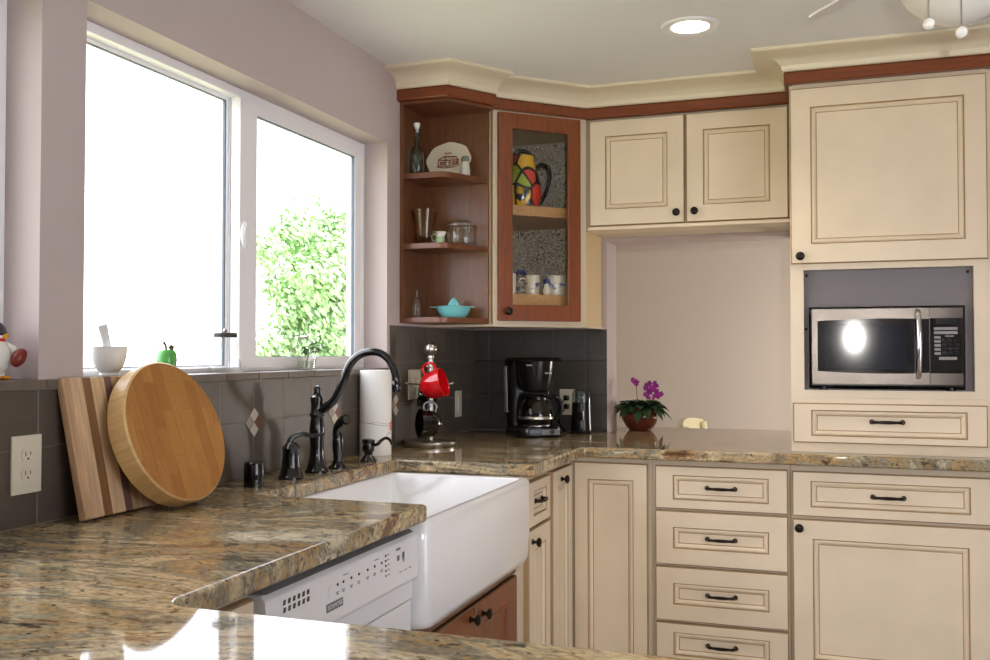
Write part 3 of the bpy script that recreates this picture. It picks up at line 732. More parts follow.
hp = spline([(1.871, bowf(1.871)-.004, 1.190), (1.872, bowf(1.871)-.026, 1.200), (1.873, bowf(1.871)-.038, 1.25), (1.874, bowf(1.871)-.041, 1.305), (1.873, bowf(1.871)-.038, 1.36), (1.872, bowf(1.871)-.026, 1.408), (1.871, bowf(1.871)-.004, 1.417)], 5)
MB(o).tube(hp, .0088, 14).build('handle', 'chrome', dr)
pn = bowed('control_panel', xs_+.001, mx1-.003, lambda x: mz0+.010, lambda x: mz1-.004, 0, 'blackg', t, 8)
bowed('steel_band', xs_+.001, mx1-.004, lambda x: mz1-.040, lambda x: mz1-.0045, .0015, 'steel2', pn, 6)
bowed('steel_band', xs_+.001, mx1-.004, lambda x: mz0+.0105, lambda x: mz0+.050, .0015, 'steel2', pn, 6)
bowed('display', 1.930, 1.990, lambda x: 1.372, lambda x: 1.391, .001, 'disp', pn, 6)
for z in (1.357, 1.343): bowed('button', 1.923, 1.998, lambda x: z-.005, lambda x: z+.005, .0016, 'btn', pn, 6)
for z in (1.327, 1.313, 1.299, 1.285, 1.271): bowed('button', 1.924, 1.944, lambda x: z-.0045, lambda x: z+.0045, .0016, 'btn', pn, 4)
for r in range(4):
    for c in range(3):
        x, z = 1.955+c*.020, 1.316-r*.014; bowed('key', x-.006, x+.006, lambda q: z-.0035, lambda q: z+.0035, .0012, 'disp', pn, 2)
bowed('button', 1.958, 1.986, lambda x: 1.329, lambda x: 1.333, .0014, 'btn', pn, 3)
bowed('button', 1.938, 1.995, lambda x: 1.249, lambda x: 1.259, .0016, 'btn', pn, 6)


# ------------------------------------------------------------------ taps round the sink
C0 = CT+.0003
o = (.116, -1.674, C0); t = thing('faucet', 'black bronze kitchen faucet with a tall gooseneck spout over the sink', 'faucet', o); t.scale = (1, 1, .972)
MB(o).lathe([(.036, 0), (.036, .006), (.030, .012), (.026, .030), (.021, .055), (.0205, .08), (.024, .125), (.0215, .150), (.0185, .168), (.0225, .174), (.0225, .180), (.0185, .186), (.0175, .205), (.0205, .225), (.0205, .232), (.012, .238), (.009, .250), (.0105, .258), (.007, .266), (0, .268)], o, Z, 28).build('body', 'bronze', t)
sp = spline([(.118, -1.674, 1.100), (.139, -1.674, 1.112), (.176, -1.674, 1.140), (.203, -1.674, 1.195), (.228, -1.674, 1.250), (.269, -1.674, 1.281), (.320, -1.674, 1.284), (.359, -1.674, 1.257), (.376, -1.674, 1.212), (.378, -1.674, 1.190)], 6)
MB(o).tube(sp, [.0135-.003*k/(len(sp)-1) for k in range(len(sp))], 16).build('spout', 'bronze', t)
MB(o).lathe([(.0125, 0), (.0135, .004), (.0135, .020), (.0125, .030), (.0115, .032)], (.378, -1.674, 1.166), Z, 18).build('aerator', 'bronze', t)

o = (.121, -1.83, C0); t = thing('lever_valve', 'black bronze single lever valve standing apart from the gooseneck faucet', 'tap lever', o)
MB(o).lathe([(.036, 0), (.036, .006), (.031, .012), (.027, .035), (.024, .065), (.024, .080), (.026, .086), (.021, .094), (.014, .102), (0, .106)], o, Z, 26).build('body', 'bronze', t)
lp = spline([(.113, -1.828, C0+.098), (.120, -1.820, C0+.116), (.137, -1.800, C0+.125), (.153, -1.775, C0+.118), (.165, -1.752, C0+.119), (.172, -1.735, C0+.121)], 5)
MB(o).tube(lp, [.009-.0035*k/(len(lp)-1) for k in range(len(lp))], 12).build('lever', 'bronze', t)

o = (.127, -1.563, C0); t = thing('side_sprayer', 'black bronze pull-out side sprayer between the faucet and the soap pump', 'sprayer', o)
MB(o).lathe([(.029, 0), (.029, .005), (.022, .010), (.016, .018), (.0155, .024), (0, .025)], o, Z, 24).build('base', 'bronze', t)
MB(o).lathe([(.014, .022), (.0145, .040), (.0185, .070), (.0165, .095), (.0135, .110), (0, .112)], o, Z, 20).build('wand', 'bronze', t)
hp = [(.124, -1.566, C0+.100), (.126, -1.566, C0+.118), (.136, -1.570, C0+.138), (.152, -1.578, C0+.150), (.166, -1.584, C0+.153)]
MB(o).tube(spline(hp, 4), [.0140]*13+[.0148]*2+[.0165]*2, 16).build('spray_head', 'bronze', t)
MB(o).lathe([(.012, 0), (.012, .004), (.008, .0045), (0, .002)], (.166, -1.584, C0+.153), (.91, -.4, .1), 16).build('nozzle', 'slot', t)

o = (.137, -1.372, C0); t = thing('soap_dispenser', 'black bronze soap pump in front of the paper towel roll', 'soap dispenser', o)
MB(o).lathe([(.027, 0), (.027, .005), (.019, .014), (.0135, .022), (.0145, .028), (.019, .036), (.020, .042), (.0185, .060), (.021, .064), (.021, .072), (.012, .075), (0, .076)], o, Z, 24).build('body', 'bronze', t)
MB(o).tube(spline([(.150, -1.372, C0+.054), (.168, -1.368, C0+.058), (.180, -1.364, C0+.070), (.195, -1.360, C0+.078), (.208, -1.356, C0+.070), (.213, -1.354, C0+.056)], 4), [.0062-.0018*k/20 for k in range(21)], 10).build('spout', 'bronze', t)

o = (.110, -2.0, C0); t = thing('air_gap', 'short black cylinder cap on the counter beside the round cutting board', 'air gap', o)
MB(o).lathe([(.0275, 0), (.0275, .050), (.0265, .053), (.0265, .062), (.022, .066), (0, .066)], o, Z, 28).build('cap', 'bronze', t)
MB(o).box(.1350, -2.026, CT+.020, .1362, -2.018, CT+.034).box(.128, -2.0205, CT+.018, .1295, -2.0203, CT+.03).build('vent_slot', 'slot', t)

# paper towel
o = (.0628, -1.170, C0); t = thing('paper_towel_roll', 'white paper towel roll printed with fine twigs standing on the counter', 'paper towel', o)
MB(o).lathe([(.022, .002), (.022, 0), (.0555, 0), (.0560, .002), (.0560, .296), (.0552, .298), (.022, .298), (.0215, .290), (.0215, .004)], o, Z, 40).build('paper', 'paper', t)
MB(o).lathe([(.0195, .001), (.0212, .001), (.0212, .297), (.0195, .297)], o, Z, 24).build('core', 'cream_cer', t)
tw = MB(o)
def onroll(a, h): return (o[0]+.0564*math.cos(a), o[1]+.0564*math.sin(a), o[2]+h)
for pts in (((-2.3, .120), (-1.7, .116), (-1.0, .108), (-.4, .104), (.2, .101), (.7, .100)), ((-1.7, .112), (-1.0, .116), (-.3, .110), (.4, .118)), ((-1.2, .052), (-.6, .060), (-.1, .078), (.4, .094)), ((-.1, .078), (.2, .075), (.5, .07))):
    tw.tube([onroll(a, h) for a, h in spline([(a, h, 0) for a, h in pts], 5) for a, h in ((a, h),)] if False else [onroll(p.x, p.y) for p in spline([(a, h, 0) for a, h in pts], 5)], .0006, 5)
tw.build('printed_twigs', 'twig', t)
fl = MB(o)
for a, h in ((.05, .108), (.16, .098), (.02, .094), (.2, .112)): fl.lathe([(.0075, 0), (0, .0008)], V(onroll(a, h))-V((math.cos(a), math.sin(a), 0))*.0003, (math.cos(a), math.sin(a), 0), 10)
fl.build('printed_flower', 'coral', t)

# mug tree
o = (.116, -.800, C0); t = thing('mug_tree', 'brushed steel mug tree with a ball finial and a round weighted base', 'mug tree', o)
MB(o).lathe([(.100, 0), (.1015, .003), (.1015, .017), (.0985, .020), (0, .021)], o, Z, 48).build('base', 'steel', t)
MB(o).lathe([(.012, .020), (.0105, .024), (.0105, .335), (.0135, .337), (.0135, .348), (0, .349)], o, Z, 22).build('post', 'steel', t)
MB(o).ball((o[0], o[1], C0+.374), .0270, 24).build('finial', 'steel', t)
def hook(z, dd, L=.085):
    p = V((o[0], o[1], C0+z)); dd = V(dd).normalized()
    MB(o).tube([p, p+dd*L, p+dd*(L+.012)+Z*.003], .0036, 10).ball(p+dd*(L+.014)+Z*.004, .0048, 10).build('hook', 'steel', t)
    return p
HF, HL = V((.30, -1, 0)).normalized(), V((.40, -1, 0)).normalized()
hook(.303, HF, .088); hook(.237, (-1, -.12, 0)); hook(.237, (1, .12, 0), .075); hook(.158, HL, .088); hook(.255, (-.45, 1, 0), .085)

def mug_mesh(mb, r=.046, h=.088, th=.0035, flare=.0, seg=36, base=.62):
    mb.lathe([(0, 0), (r*base, 0), (r*(base+.04), .003), (r*lerp(base, 1, .55), h*.14), (r*lerp(base, 1, .85), h*.34), (r, h*.66), (r*(1+flare), h-.001), (r*(1+flare)-th*.5, h), (r*(1+flare)-th, h-.002), (r-th, h*.62), (r*lerp(base, 1, .5)-th, h*.16), (0, .006)], (0, 0, 0), Z, seg)
    return mb
def handle_path(r, h, big=.029):
    hz = h*.52
    return spline([(0, r*.93, hz+.024), (0, r+big*.6, hz+.025), (0, r+big, hz+.012), (0, r+big, hz-.008), (0, r+big*.55, hz-.024), (0, r*.86, hz-.022)], 5)
def hangmug(name, label, hp, ax, m, r, h, group=None):
    """a mug hung by its handle on a hook at hp, its mouth turned along ax"""
    t = thing(name, label, 'mug', hp, group=group)
    ax = V(ax).normalized(); up = (Z-ax*Z.dot(ax)).normalized(); sd = up.cross(ax)
    R = Matrix((sd, up, ax)).transposed(); off = R @ V((0, r+.0195, h*.52))
    def conv(mb): mb.v = [R @ p - off for p in mb.v]; return mb
    conv(mug_mesh(MB(), r, h, flare=.04, base=.42)).build('cup', m, t)
    conv(MB().tube(handle_path(r, h), .0052, 10)).build('handle', m, t)
pc = V((o[0], o[1], C0))
hangmug('mug', 'glossy red mug hanging from the steel mug tree', pc+Z*.3075+HF*.082, (.88, .06, .26), 'red', .054, .090)
hangmug('mug', 'black mug hanging lowest on the steel mug tree, below the red one', pc+Z*.1625+HL*.080, (-.70, -.60, .05), 'blackc', .053, .082)
hangmug('mug', 'black mug hanging behind the red mug, mostly hidden by it', pc+Z*.2595+V((-.41, .91, 0))*.080, (-.95, -.3, .1), 'blackc', .048, .078)

# ------------------------------------------------------------------ outlets
def outlet(name, label, c, u, n, w=.072, h=.116, kind='duplex'):
    c, u, n = V(c), V(u), V(n)
    t = thing(name, label, 'outlet' if kind == 'duplex' else 'switch', c)
    MB(c).obox(c-u*(w/2)-Z*(h/2), u, n, w, h, .0055).build('cover_plate', 'plate', t, bev=.002)
    if kind == 'duplex':
        for dz in (-.0195, .0195):
            p = c+Z*dz
            s = MB(c).extr([p+u*(.0165*math.cos(a))+Z*max(-.0135, min(.0135, .0165*math.sin(a)))+n*.005 for a in [2*PI*k/24 for k in range(24)]], n*.003).build('socket', 'plate', t)
            sl = MB(c)
            for du_, hh in ((-.0063, .009), (.0063, .0075)): sl.obox(p+u*(du_-.001)+Z*(.001-hh/2+.002)+n*.0078, u, n, .002, hh, .0006)
            sl.lathe([(.0024, 0), (.0024, .0006), (0, .0006)], p-Z*.0075+n*.0078, n, 10); sl.build('slots', 'slot', s)
        MB(c).lathe([(.003, 0), (.0026, .0012), (0, .0014)], c+n*.0052, n, 10).build('screw', 'plate', t)
    else:
        MB(c).obox(c-u*.0165-Z*.033+n*.005, u, n, .033, .066, .004).build('rocker', 'plate', t, bev=.001)
    return t
outlet('wall_outlet', 'cream duplex wall outlet low beside the striped cutting board', (.0065, -2.679, 1.043), Y, X, .078, .120)
outlet('wall_outlet', 'cream wall outlet behind the mug tree', (.0065, -.712, 1.147), Y, X, .118, .118)
outlet('light_switch', 'slim light switch plate on the dark tile past the mug tree', (.0065, -.228, 1.045), Y, X, .072, .116, 'switch')
outlet('wall_outlet', 'cream wall outlet behind the coffee grinder with two black plugs in it', (.455, -.0070, 1.05), X, -Y)
for z, nm, lb in ((1.0695, 'power_plug', 'upper black power plug in the outlet behind the grinder'), (1.0305, 'power_plug', 'lower black power plug in the outlet behind the grinder')):
    pp = MB((.455, -.015, z)).box(.443, -.040, z-.012, .467, -.0152, z+.012).build(nm, 'black', None, bev=.004); tag(pp, lb, 'plug')

# ------------------------------------------------------------------ coffee maker, grinder
o = (.365, -.245, C0); t = thing('coffee_maker', 'black drip coffee maker with a glass carafe in the dark corner', 'coffee maker', o, 0)
th_ = math.radians(35)   # turned a little towards the room
def rot(pts): return [(o[0]+math.cos(th_)*x-math.sin(th_)*y, o[1]+math.sin(th_)*x+math.cos(th_)*y, z) for x, y, z in pts]
def rx(x0, y0, x1, y1, r, z, n=5): return rot([(a, b, C0+z) for a, b, _ in rrect(x0, y0, x1, y1, r, 0, n)])
def cylr(cx_, cy_, r, z, n=36): return rot([(cx_+r*math.cos(2*PI*k/n), cy_+r*math.sin(2*PI*k/n), C0+z) for k in range(n)])
MB(o).rings([rx(-.100, -.115, .100, .115, .05, 0), rx(-.103, -.118, .103, .118, .052, .008), rx(-.100, -.112, .100, .115, .05, .040), rx(-.094, -.10, .094, .112, .048, .046)]).build('base', 'black', t)
MB(o).lathe([(.062, 0), (.062, .003), (0, .003)], rot([(0, -.035, C0+.0462)])[0], Z, 30).build('warming_plate', 'steel', t)
MB(o).rings([rx(-.094, .030, .094, .112, .03, .046), rx(-.094, .030, .094, .112, .03, .20), rx(-.104, .010, .104, .114, .03, .325)]).build('water_tank', 'black', t)
MB(o).rings([rx(-.1055, .045, -.1025, .090, .0012, .10, 2), rx(-.1085, .04, -.1055, .092, .0012, .20, 2), rx(-.1100, .045, -.1070, .085, .0012, .30, 2)]).build('level_window', 'marks', t)
MB(o).rings([cylr(0, -.030, .050, .190), cylr(0, -.030, .062, .200), cylr(0, -.030, .076, .255), cylr(0, -.028, .084, .322)]).build('filter_basket', 'black', t)
MB(o).rings([rx(-.106, -.115, .106, .117, .06, .3225), rx(-.108, -.117, .108, .118, .06, .327), rx(-.100, -.108, .100, .112, .055, .338), rx(-.06, -.07, .06, .08, .04, .341)]).build('lid', 'black', t)
cpos = rot([(0, -.035, C0+.0500)])[0]
MB(o).lathe([(0, 0), (.060, 0), (.070, .006), (.077, .032), (.074, .062), (.058, .097), (.048, .110), (.048, .114), (.0455, .114), (.0455, .109), (.056, .096), (.071, .062), (.074, .032), (.066, .008), (0, .004)], cpos, Z, 36).build('carafe', 'carafe', t)
MB(o).lathe([(.0765, .026), (.0780, .028), (.0780, .036), (.0768, .038)], cpos, Z, 36).build('carafe_band', 'steel', t)
MB(o).lathe([(.046, .106), (.048, .109), (.048, .122), (.030, .128), (0, .128)], cpos, Z, 30).build('carafe_lid', 'black', t)
hpts = rot([(.87*r_, -.035-.49*r_, C0+z_) for r_, z_ in ((.046, .168), (.084, .170), (.106, .150), (.107, .115), (.094, .085), (.076, .080))])
MB(o).tube(spline(hpts, 5), .0085, 10).build('carafe_handle', 'black', t)
MB(o).rings([rx(.0, -.1185, .080, -.1125, .002, .012, 2), rx(.0, -.1165, .080, -.108, .002, .034, 2)]).build('control_strip', 'dkgrey', t)
MB(o).lathe([(.011, 0), (.010, .006), (0, .007)], rot([(.045, -.117, C0+.023)])[0], (math.sin(th_), -math.cos(th_), .1), 16).build('power_switch', 'knob', t)
mk = MB(o)
for a0, a1, z in ((-2.35, -2.05, .306), (-1.35, -1.15, .272), (-1.08, -.85, .272)):
    r_ = .0855 if z > .3 else .0793
    for q in (0,): mk.rings([rot([((r_+e)*math.cos(a), -.029+(r_+e)*math.sin(a), C0+z+dz) for e, dz in ((-.002, -.003), (.0008, -.003), (.0008, .003), (-.002, .003))]) for a in (a0, (a0+a1)/2, a1)])
mk.build('pale_markings', 'marks', t)
cd = MB((.455, -.04, 1.03)); cd.tube(spline([(.455, -.041, 1.0305), (.452, -.060, 1.018), (.440, -.075, .995), (.425, -.090, .978), (.440, -.06, .945), (.455, -.05, .9205), (.44, -.08, .9195), (.452, -.10, .9195)], 6), .0034, 8)
tag(cd.build('electric_cable', 'black'), 'thin black cord looping from the lower plug down to the coffee maker', 'cord')
cd = MB((.455, -.04, 1.07)); cd.tube(spline([(.455, -.041, 1.0695), (.450, -.058, 1.060), (.437, -.066, 1.02), (.432, -.060, .96), (.45, -.035, .9200), (.49, -.025, .9195), (.525, -.022, .9195)], 6), .0030, 8)
tag(cd.build('electric_cable', 'black'), 'thin black cord dropping from the upper plug to the coffee grinder', 'cord')
o = (.540, -.085, C0); t = thing('coffee_grinder', 'small black electric coffee grinder with a smoky clear lid', 'coffee grinder', o)
MB(o).lathe([(.046, 0), (.0475, .004), (.0465, .030), (.0430, .100), (.0425, .138), (.039, .140), (0, .140)], o, Z, 30).build('body', 'black', t)
MB(o).lathe([(.0425, .1405), (.0420, .176), (.0395, .190), (.034, .194), (0, .195)], o, Z, 30).build('lid', 'smoke', t)
MB(o).box(.520, -.1315, C0+.060, .560, -.120, C0+.105).build('push_button', 'blackg', t, bev=.004)

# ------------------------------------------------------------------ african violet
o = (.745, .215, C0); t = thing('african_violet', 'african violet with purple flowers in a round brown glazed pot', 'potted plant', o)
MB(o).lathe([(.048, 0), (.052, .003), (.066, .018), (.082, .045), (.086, .066), (.080, .092), (.074, .104), (.071, .104), (.070, .098), (.072, .090), (0, .088)], o, Z, 36).build('pot', 'terra', t)
MB(o).lathe([(.0715, .0885), (0, .094)], o, Z, 24).build('soil', 'soil', t)
lv = MB(o)
def leaf(mb, base, d, up, L, W, droop, m=0):
    d = V(d).normalized(); s = d.cross(Z).normalized(); P = V(base); rows = []
    for k in range(8):
        q = k/7; w = W*math.sin(PI*min(1, .10+q*.90))**.7*(1 if q < .99 else .1)
        c = P+d*(L*q)+Z*(up*q-droop*q*q)
        rows.append([c+s*w+Z*(w*.22), c+s*(w*.5)-Z*.001, c-Z*(w*.12), c-s*(w*.5)-Z*.001, c-s*w+Z*(w*.22)])
    idx = [[mb.pt(p) for p in r] for r in rows]
    for a, b in zip(idx, idx[1:]):
        for j in range(4): mb.face([a[j], a[j+1], b[j+1], b[j]], m)
R2 = random.Random(3)
for k in range(38):
    a = k*2.399; lay = k/38
    L = lerp(.150, .085, lay)*R2.uniform(.85, 1.12); up = lerp(.075, .100, lay); dr = lerp(.125, .065, lay)*R2.uniform(.8, 1.15)
    leaf(lv, (o[0]+.012*math.cos(a), o[1]+.012*math.sin(a), C0+.096), (math.cos(a), math.sin(a), 0), up, L, R2.uniform(.026, .036), dr)
lvo = lv.build('leaves', 'leaf', t, angle=60)
def bloom(cx0, cy0, cz0, n, spread):
    st = MB(o); st.tube(spline([(o[0]+(cx0-o[0])*.3, o[1], C0+.10), (lerp(o[0], cx0, .7), lerp(o[1], cy0, .7), C0+.15), (cx0, cy0, cz0)], 5), .0018, 6); st.build('flower_stem', 'stem', t)
    f = MB(o)
    for k in range(n):
        c = V((cx0+R2.gauss(0, spread), cy0+R2.gauss(0, spread*.8), cz0+R2.gauss(0, spread)))
        nn = V((R2.uniform(-.6, .6), -1, R2.uniform(-.2, .9))).normalized(); e1 = nn.cross(Z).normalized(); e2 = nn.cross(e1)
        for j in range(5):
            a = 2*PI*j/5+R2.random(); q = e1*math.cos(a)+e2*math.sin(a); pq = nn.cross(q)
            f.poly([c, c+q*.006+pq*.005+nn*.001, c+q*.0125+pq*.003-nn*.001, c+q*.0125-pq*.003-nn*.001, c+q*.006-pq*.005+nn*.001])
    f.build('flowers', 'petal', t)
bloom(.806, .165, C0+.190, 26, .017); bloom(.835, .165, C0+.168, 12, .010); bloom(.735, .17, C0+.222, 5, .007)

# ------------------------------------------------------------------ cutting boards
def tilted(parent_loc, lean, yaw=0):
    return Matrix.Rotation(yaw, 3, 'Z') @ Matrix.Rotation(-lean, 3, 'Y')
lean = .222; bt_ = .020; b0 = (.090, -2.597, C0)
sb = MB().box(-bt_, 0, 0, 0, .28, .309)
so = sb.build('striped_cutting_board', 'stripe', bev=.004, seg=3)
so.location = (b0[0], b0[1], C0+.0046); so.rotation_euler = (0, -lean, 0)
tag(so, 'rectangular cutting board of striped light and dark hardwood leaning on the tile', 'cutting board')
lean = .345; rd = .170; tk = .053
rb = MB().lathe([(0, -tk), (rd-.004, -tk), (rd, -tk+.004), (rd, -.004), (rd-.004, 0), (0, 0)], (0, 0, rd), X, 96, mats=[1, 1, 1, 1, 0])
ro = rb.build('round_cutting_board', ['blocks', 'rim'], angle=30)
ro.location = (.192, -2.353, C0+tk*math.sin(lean)); ro.rotation_euler = (0, -lean, 0)
tag(ro, 'thick round maple butcher-block board leaning against the striped board', 'cutting board')

# ------------------------------------------------------------------ window sill
SZ = 1.2170
o = (-.045, -2.378, SZ); t = thing('mortar', 'white marble mortar bowl on the window sill above the striped board', 'mortar', o); t.scale = (.9, .9, 1)
MB(o).lathe([(.024, 0), (.026, .003), (.023, .009), (.027, .013), (.037, .026), (.0435, .046), (.0455, .064), (.0465, .071), (.043, .072), (.040, .064), (.034, .034), (.018, .018), (0, .014)], o, Z, 36).build('bowl', 'marble', t)
p = (-.045, -2.368, SZ+.0205); pe = MB(p)
ax = V((.05, -.36, .92)).normalized()
pe.lathe([(0, 0), (.009, .002), (.0125, .012), (.0120, .030), (.0100, .050), (.0098, .080), (.0112, .100), (.0100, .110), (0, .114)], p, ax, 18)
tag(pe.build('pestle', 'marble'), 'white marble pestle resting in the mortar on the sill', 'pestle')
o = (-.045, -2.168, SZ); t = thing('apple_ornament', 'small green ceramic apple ornament on the sill behind the round board', 'ornament', o)
MB(o).lathe([(0, .004), (.012, 0), (.018, .005), (.024, .020), (.0265, .038), (.0245, .055), (.018, .064), (.008, .062), (0, .057)], o, Z, 28).build('fruit', 'green', t)
MB(o).tube([(o[0], o[1], SZ+.058), (o[0], o[1]-.004, SZ+.076), (o[0], o[1]-.012, SZ+.084)], [.003, .003, .004], 8).ball((o[0]+.004, o[1]+.014, SZ+.070), .0075, 10).build('stem', 'bark', t)
o = (-.05, -1.905, SZ); t = thing('glass_cruet', 'clear glass jug with a dark band at its neck, by the middle of the window', 'jug', o)
MB(o).lathe([(0, .002), (.048, 0), (.050, .004), (.045, .040), (.037, .080), (.031, .100), (.030, .104), (.028, .104), (.029, .099), (.035, .080), (.043, .040), (.046, .007), (0, .006)], o, Z, 30).build('jug_body', 'clear', t)
MB(o).lathe([(.030, .1005), (.0325, .101), (.0325, .112), (.030, .113), (0, .113)], o, Z, 30).build('neck_band', 'slot', t)
MB(o).lathe([(.004, .113), (.006, .120), (.004, .125), (0, .126)], o, Z, 12).build('lid_knob', 'steel', t)
o = (-.05, -1.452, SZ); t = thing('sprig_glass', 'small clear glass holding a green sprig on the sill', 'glass', o)
MB(o).lathe([(0, .004), (.026, 0), (.029, .003), (.034, .072), (.0325, .072), (.0275, .008), (0, .008)], o, Z, 28).build('tumbler', 'clear', t)
MB(o).lathe([(0, .0085), (.0272, .0085), (.0290, .030), (0, .030)], o, Z, 24).build('water', thin_glass('water', (.86, .92, .84, 1), 1), t)
sg = MB(o)
for k in range(16):
    a = R2.uniform(0, 6.28); L = R2.uniform(.02, .045)
    leaf(sg, (o[0]+.006*math.cos(a), o[1]+.02+.006*math.sin(a), SZ+R2.uniform(.055, .085)), (math.cos(a), math.sin(a)+.5, 0), R2.uniform(0, .02), L, .009, .012)
sg.tube(spline([(o[0], o[1]-.005, SZ+.010), (o[0], o[1]+.008, SZ+.05), (o[0], o[1]+.020, SZ+.085)], 4), .0018, 6)
sg.build('sprig', mat('sprig_green', s2l(92, 132, 62), .6), t)
# figurine
o = (-.050, -2.709, SZ); t = thing('bird_figurine', 'small white bird figurine with a navy cap and red scarf, hugging a football', 'figurine', o)
MB(o).lathe([(0, .012), (.016, .013), (.028, .026), (.034, .046), (.031, .066), (.022, .080), (.016, .085), (0, .086)], o, Z, 28).build('body', 'porc', t)
MB(o).ball((o[0], o[1], SZ+.094), .0215, 22).build('head', 'porc', t)
MB(o).lathe([(.0215, -.004), (.0262, .0), (.0255, .012), (.0195, .022), (.010, .028), (0, .030)], (o[0], o[1], SZ+.092), (-.2, -.05, 1), 24).build('cap', 'navy', t)
MB(o).lathe([(.018, 0), (.0225, .003), (.0225, .008), (.018, .011)], (o[0], o[1], SZ+.0765), Z, 24).build('scarf', 'red', t)
MB(o).lathe([(.008, 0), (.005, .008), (0, .014)], (o[0]+.016, o[1]+.008, SZ+.092), (.8, .4, -.15), 14).build('beak', 'orange', t)
for s_ in (-1, 1):
    MB(o).lathe([(.009, 0), (.0085, .020), (.010, .024)], (o[0]+.004, o[1]+.014*s_, SZ+.006), Z, 14).build('leg', 'porc', t)
    MB(o).ball((o[0]+.012, o[1]+.016*s_, SZ+.0047), .014, 14, 0, (1.25, .8, .33)).build('foot', 'orange', t)
    MB(o).tube(spline([(o[0]+.006, o[1]+.022*s_, SZ+.073), (o[0]+.018, o[1]+.032*s_, SZ+.064), (o[0]+.032, o[1]+.024*s_, SZ+.055)], 4), [.008]*5+[.007]*4, 10).build('wing', 'porc', t)
p = (o[0]+.042, o[1]+.025, SZ+.046); fb = MB(p)
fb.ball(p, .0185, 18, 0, (.72, .78, 1.15), Matrix.Rotation(-.5, 3, 'X') @ Matrix.Rotation(.2, 3, 'Y')); fbo = fb.build('football', 'ball', None)
fbo.location = (0, 0, 0); fbo.parent = t; fbo.location = V(p)-V(o)

# ------------------------------------------------------------------ things on the open shelves
S1, S2, S3 = 1.9723, 1.6983, 1.4113
o = (.052, -.790, S1); t = thing('decanter', 'dark tall glass bottle with a pointed clear stopper on the top open shelf', 'bottle', o)
MB(o).lathe([(0, .002), (.027, 0), (.029, .003), (.028, .075), (.022, .100), (.011, .118), (.009, .172), (.012, .180), (.010, .180), (.007, .172), (.009, .118), (.020, .099), (.026, .074), (.027, .005), (0, .004)], o, Z, 26).build('bottle_body', 'smoke', t)
MB(o).lathe([(.006, .165), (.007, .180), (.0145, .200), (.013, .205), (0, .207)], o, Z, 18).build('stopper', 'porc', t)
# oval platter leaning on the back
o = (.136, -.668, S1+.010); t = thing('oval_platter', 'cream oval platter with a brown printed cottage, propped on the top open shelf', 'platter', o, 0)
pm = MB(); N_ = 48
def el(a, b, zz): return [(a*math.cos(2*PI*k/N_)*(1+.02*math.cos(8*2*PI*k/N_)), zz, b*math.sin(2*PI*k/N_)*(1+.02*math.cos(8*2*PI*k/N_))) for k in range(N_)]
pm.rings([el(.064, .045, .006), el(.094, .075, .0), el(.096, .077, -.001), el(.094, .075, -.003), el(.070, .050, .003), el(.02, .014, .004)])
LP = Matrix.Rotation(-.22, 3, 'X')
LPo = V((0, .004, .068))
pm.v = [LP @ p + LPo for p in pm.v]; pm.build('plate', 'cream_cer', t)
pr = MB()
def stroke(pts, r=.0021): pr.tube([(x, .0022, z) for x, z in pts], r, 5)
stroke([(-.045, -.022), (-.045, .004), (-.020, .018), (.030, .014), (.042, .0), (.042, -.016), (.0, -.026), (-.045, -.022)])
stroke([(-.020, .018), (-.012, .0), (.042, 0)]); stroke([(-.012, 0), (-.012, -.024)]); stroke([(-.045, .004), (-.012, .0)])
for x in (-.035, -.024, .002, .018, .032): stroke([(x, -.006), (x, -.018), (x+.006, -.018), (x+.006, -.006), (x, -.006)])
stroke(spline([(-.05, -.024, 0), (-.02, -.031, 0), (.02, -.029, 0), (.05, -.019, 0)], 4) and [(-.05, -.026), (-.02, -.032), (.02, -.031), (.05, -.020)])
stroke([(-.022, .028), (-.016, .034), (-.012, .027), (-.006, .034), (-.002, .027), (.004, .033), (.010, .028)])
for k in range(6): stroke([(-.018+k*.010, .004), (-.010+k*.009, .014)], .0010)
pr.v = [LP @ p + LPo for p in pr.v]; pr.build('printed_scene', 'sprint', t)
o = (.222, -.700, S1); t = thing('salt_shaker', 'small glass shaker with a metal cap in front of the oval platter', 'shaker', o)
MB(o).lathe([(0, .001), (.017, 0), (.019, .003), (.020, .022), (.016, .048), (.0145, .058), (0, .058)], o, Z, 22).build('shaker_body', mat('salt_glass', s2l(206, 204, 194), .12, coat=.5), t)
MB(o).lathe([(.016, .0585), (.0165, .072), (.012, .080), (0, .082)], o, Z, 22).build('cap', 'dkgrey', t)

o = (.078, -.775, S2); t = thing('amber_goblet', 'amber glass footed vase at the wall end of the middle open shelf', 'vase', o)
MB(o).lathe([(0, .001), (.036, 0), (.038, .004), (.030, .010), (.026, .016), (.036, .026), (.037, .036), (.040, .070), (.050, .110), (.055, .135), (.053, .135), (.048, .110), (.038, .070), (.034, .036), (0, .030)], o, Z, 30).build('glass_body', 'amber', t)
o = (.128, -.735, S2); t = thing('creamer', 'little white and pale green china creamer jug on the middle open shelf', 'jug', o)
MB(o).lathe([(0, .001), (.016, 0), (.0185, .004), (.022, .018), (.019, .034), (.017, .046), (.021, .054), (.0195, .054), (.0155, .046), (.0175, .034), (.020, .018), (0, .006)], o, Z, 24, mats=[1]*4+[0]*7).build('jug_body', ['porc', mat('pale_green_glaze', s2l(176, 206, 160), .2, coat=.4)], t)
MB(o).tube(spline([(o[0]-.017, o[1]-.004, S2+.044), (o[0]-.030, o[1]-.006, S2+.042), (o[0]-.032, o[1]-.006, S2+.026), (o[0]-.020, o[1]-.004, S2+.014)], 4), .0026, 8).build('handle', 'porc', t)
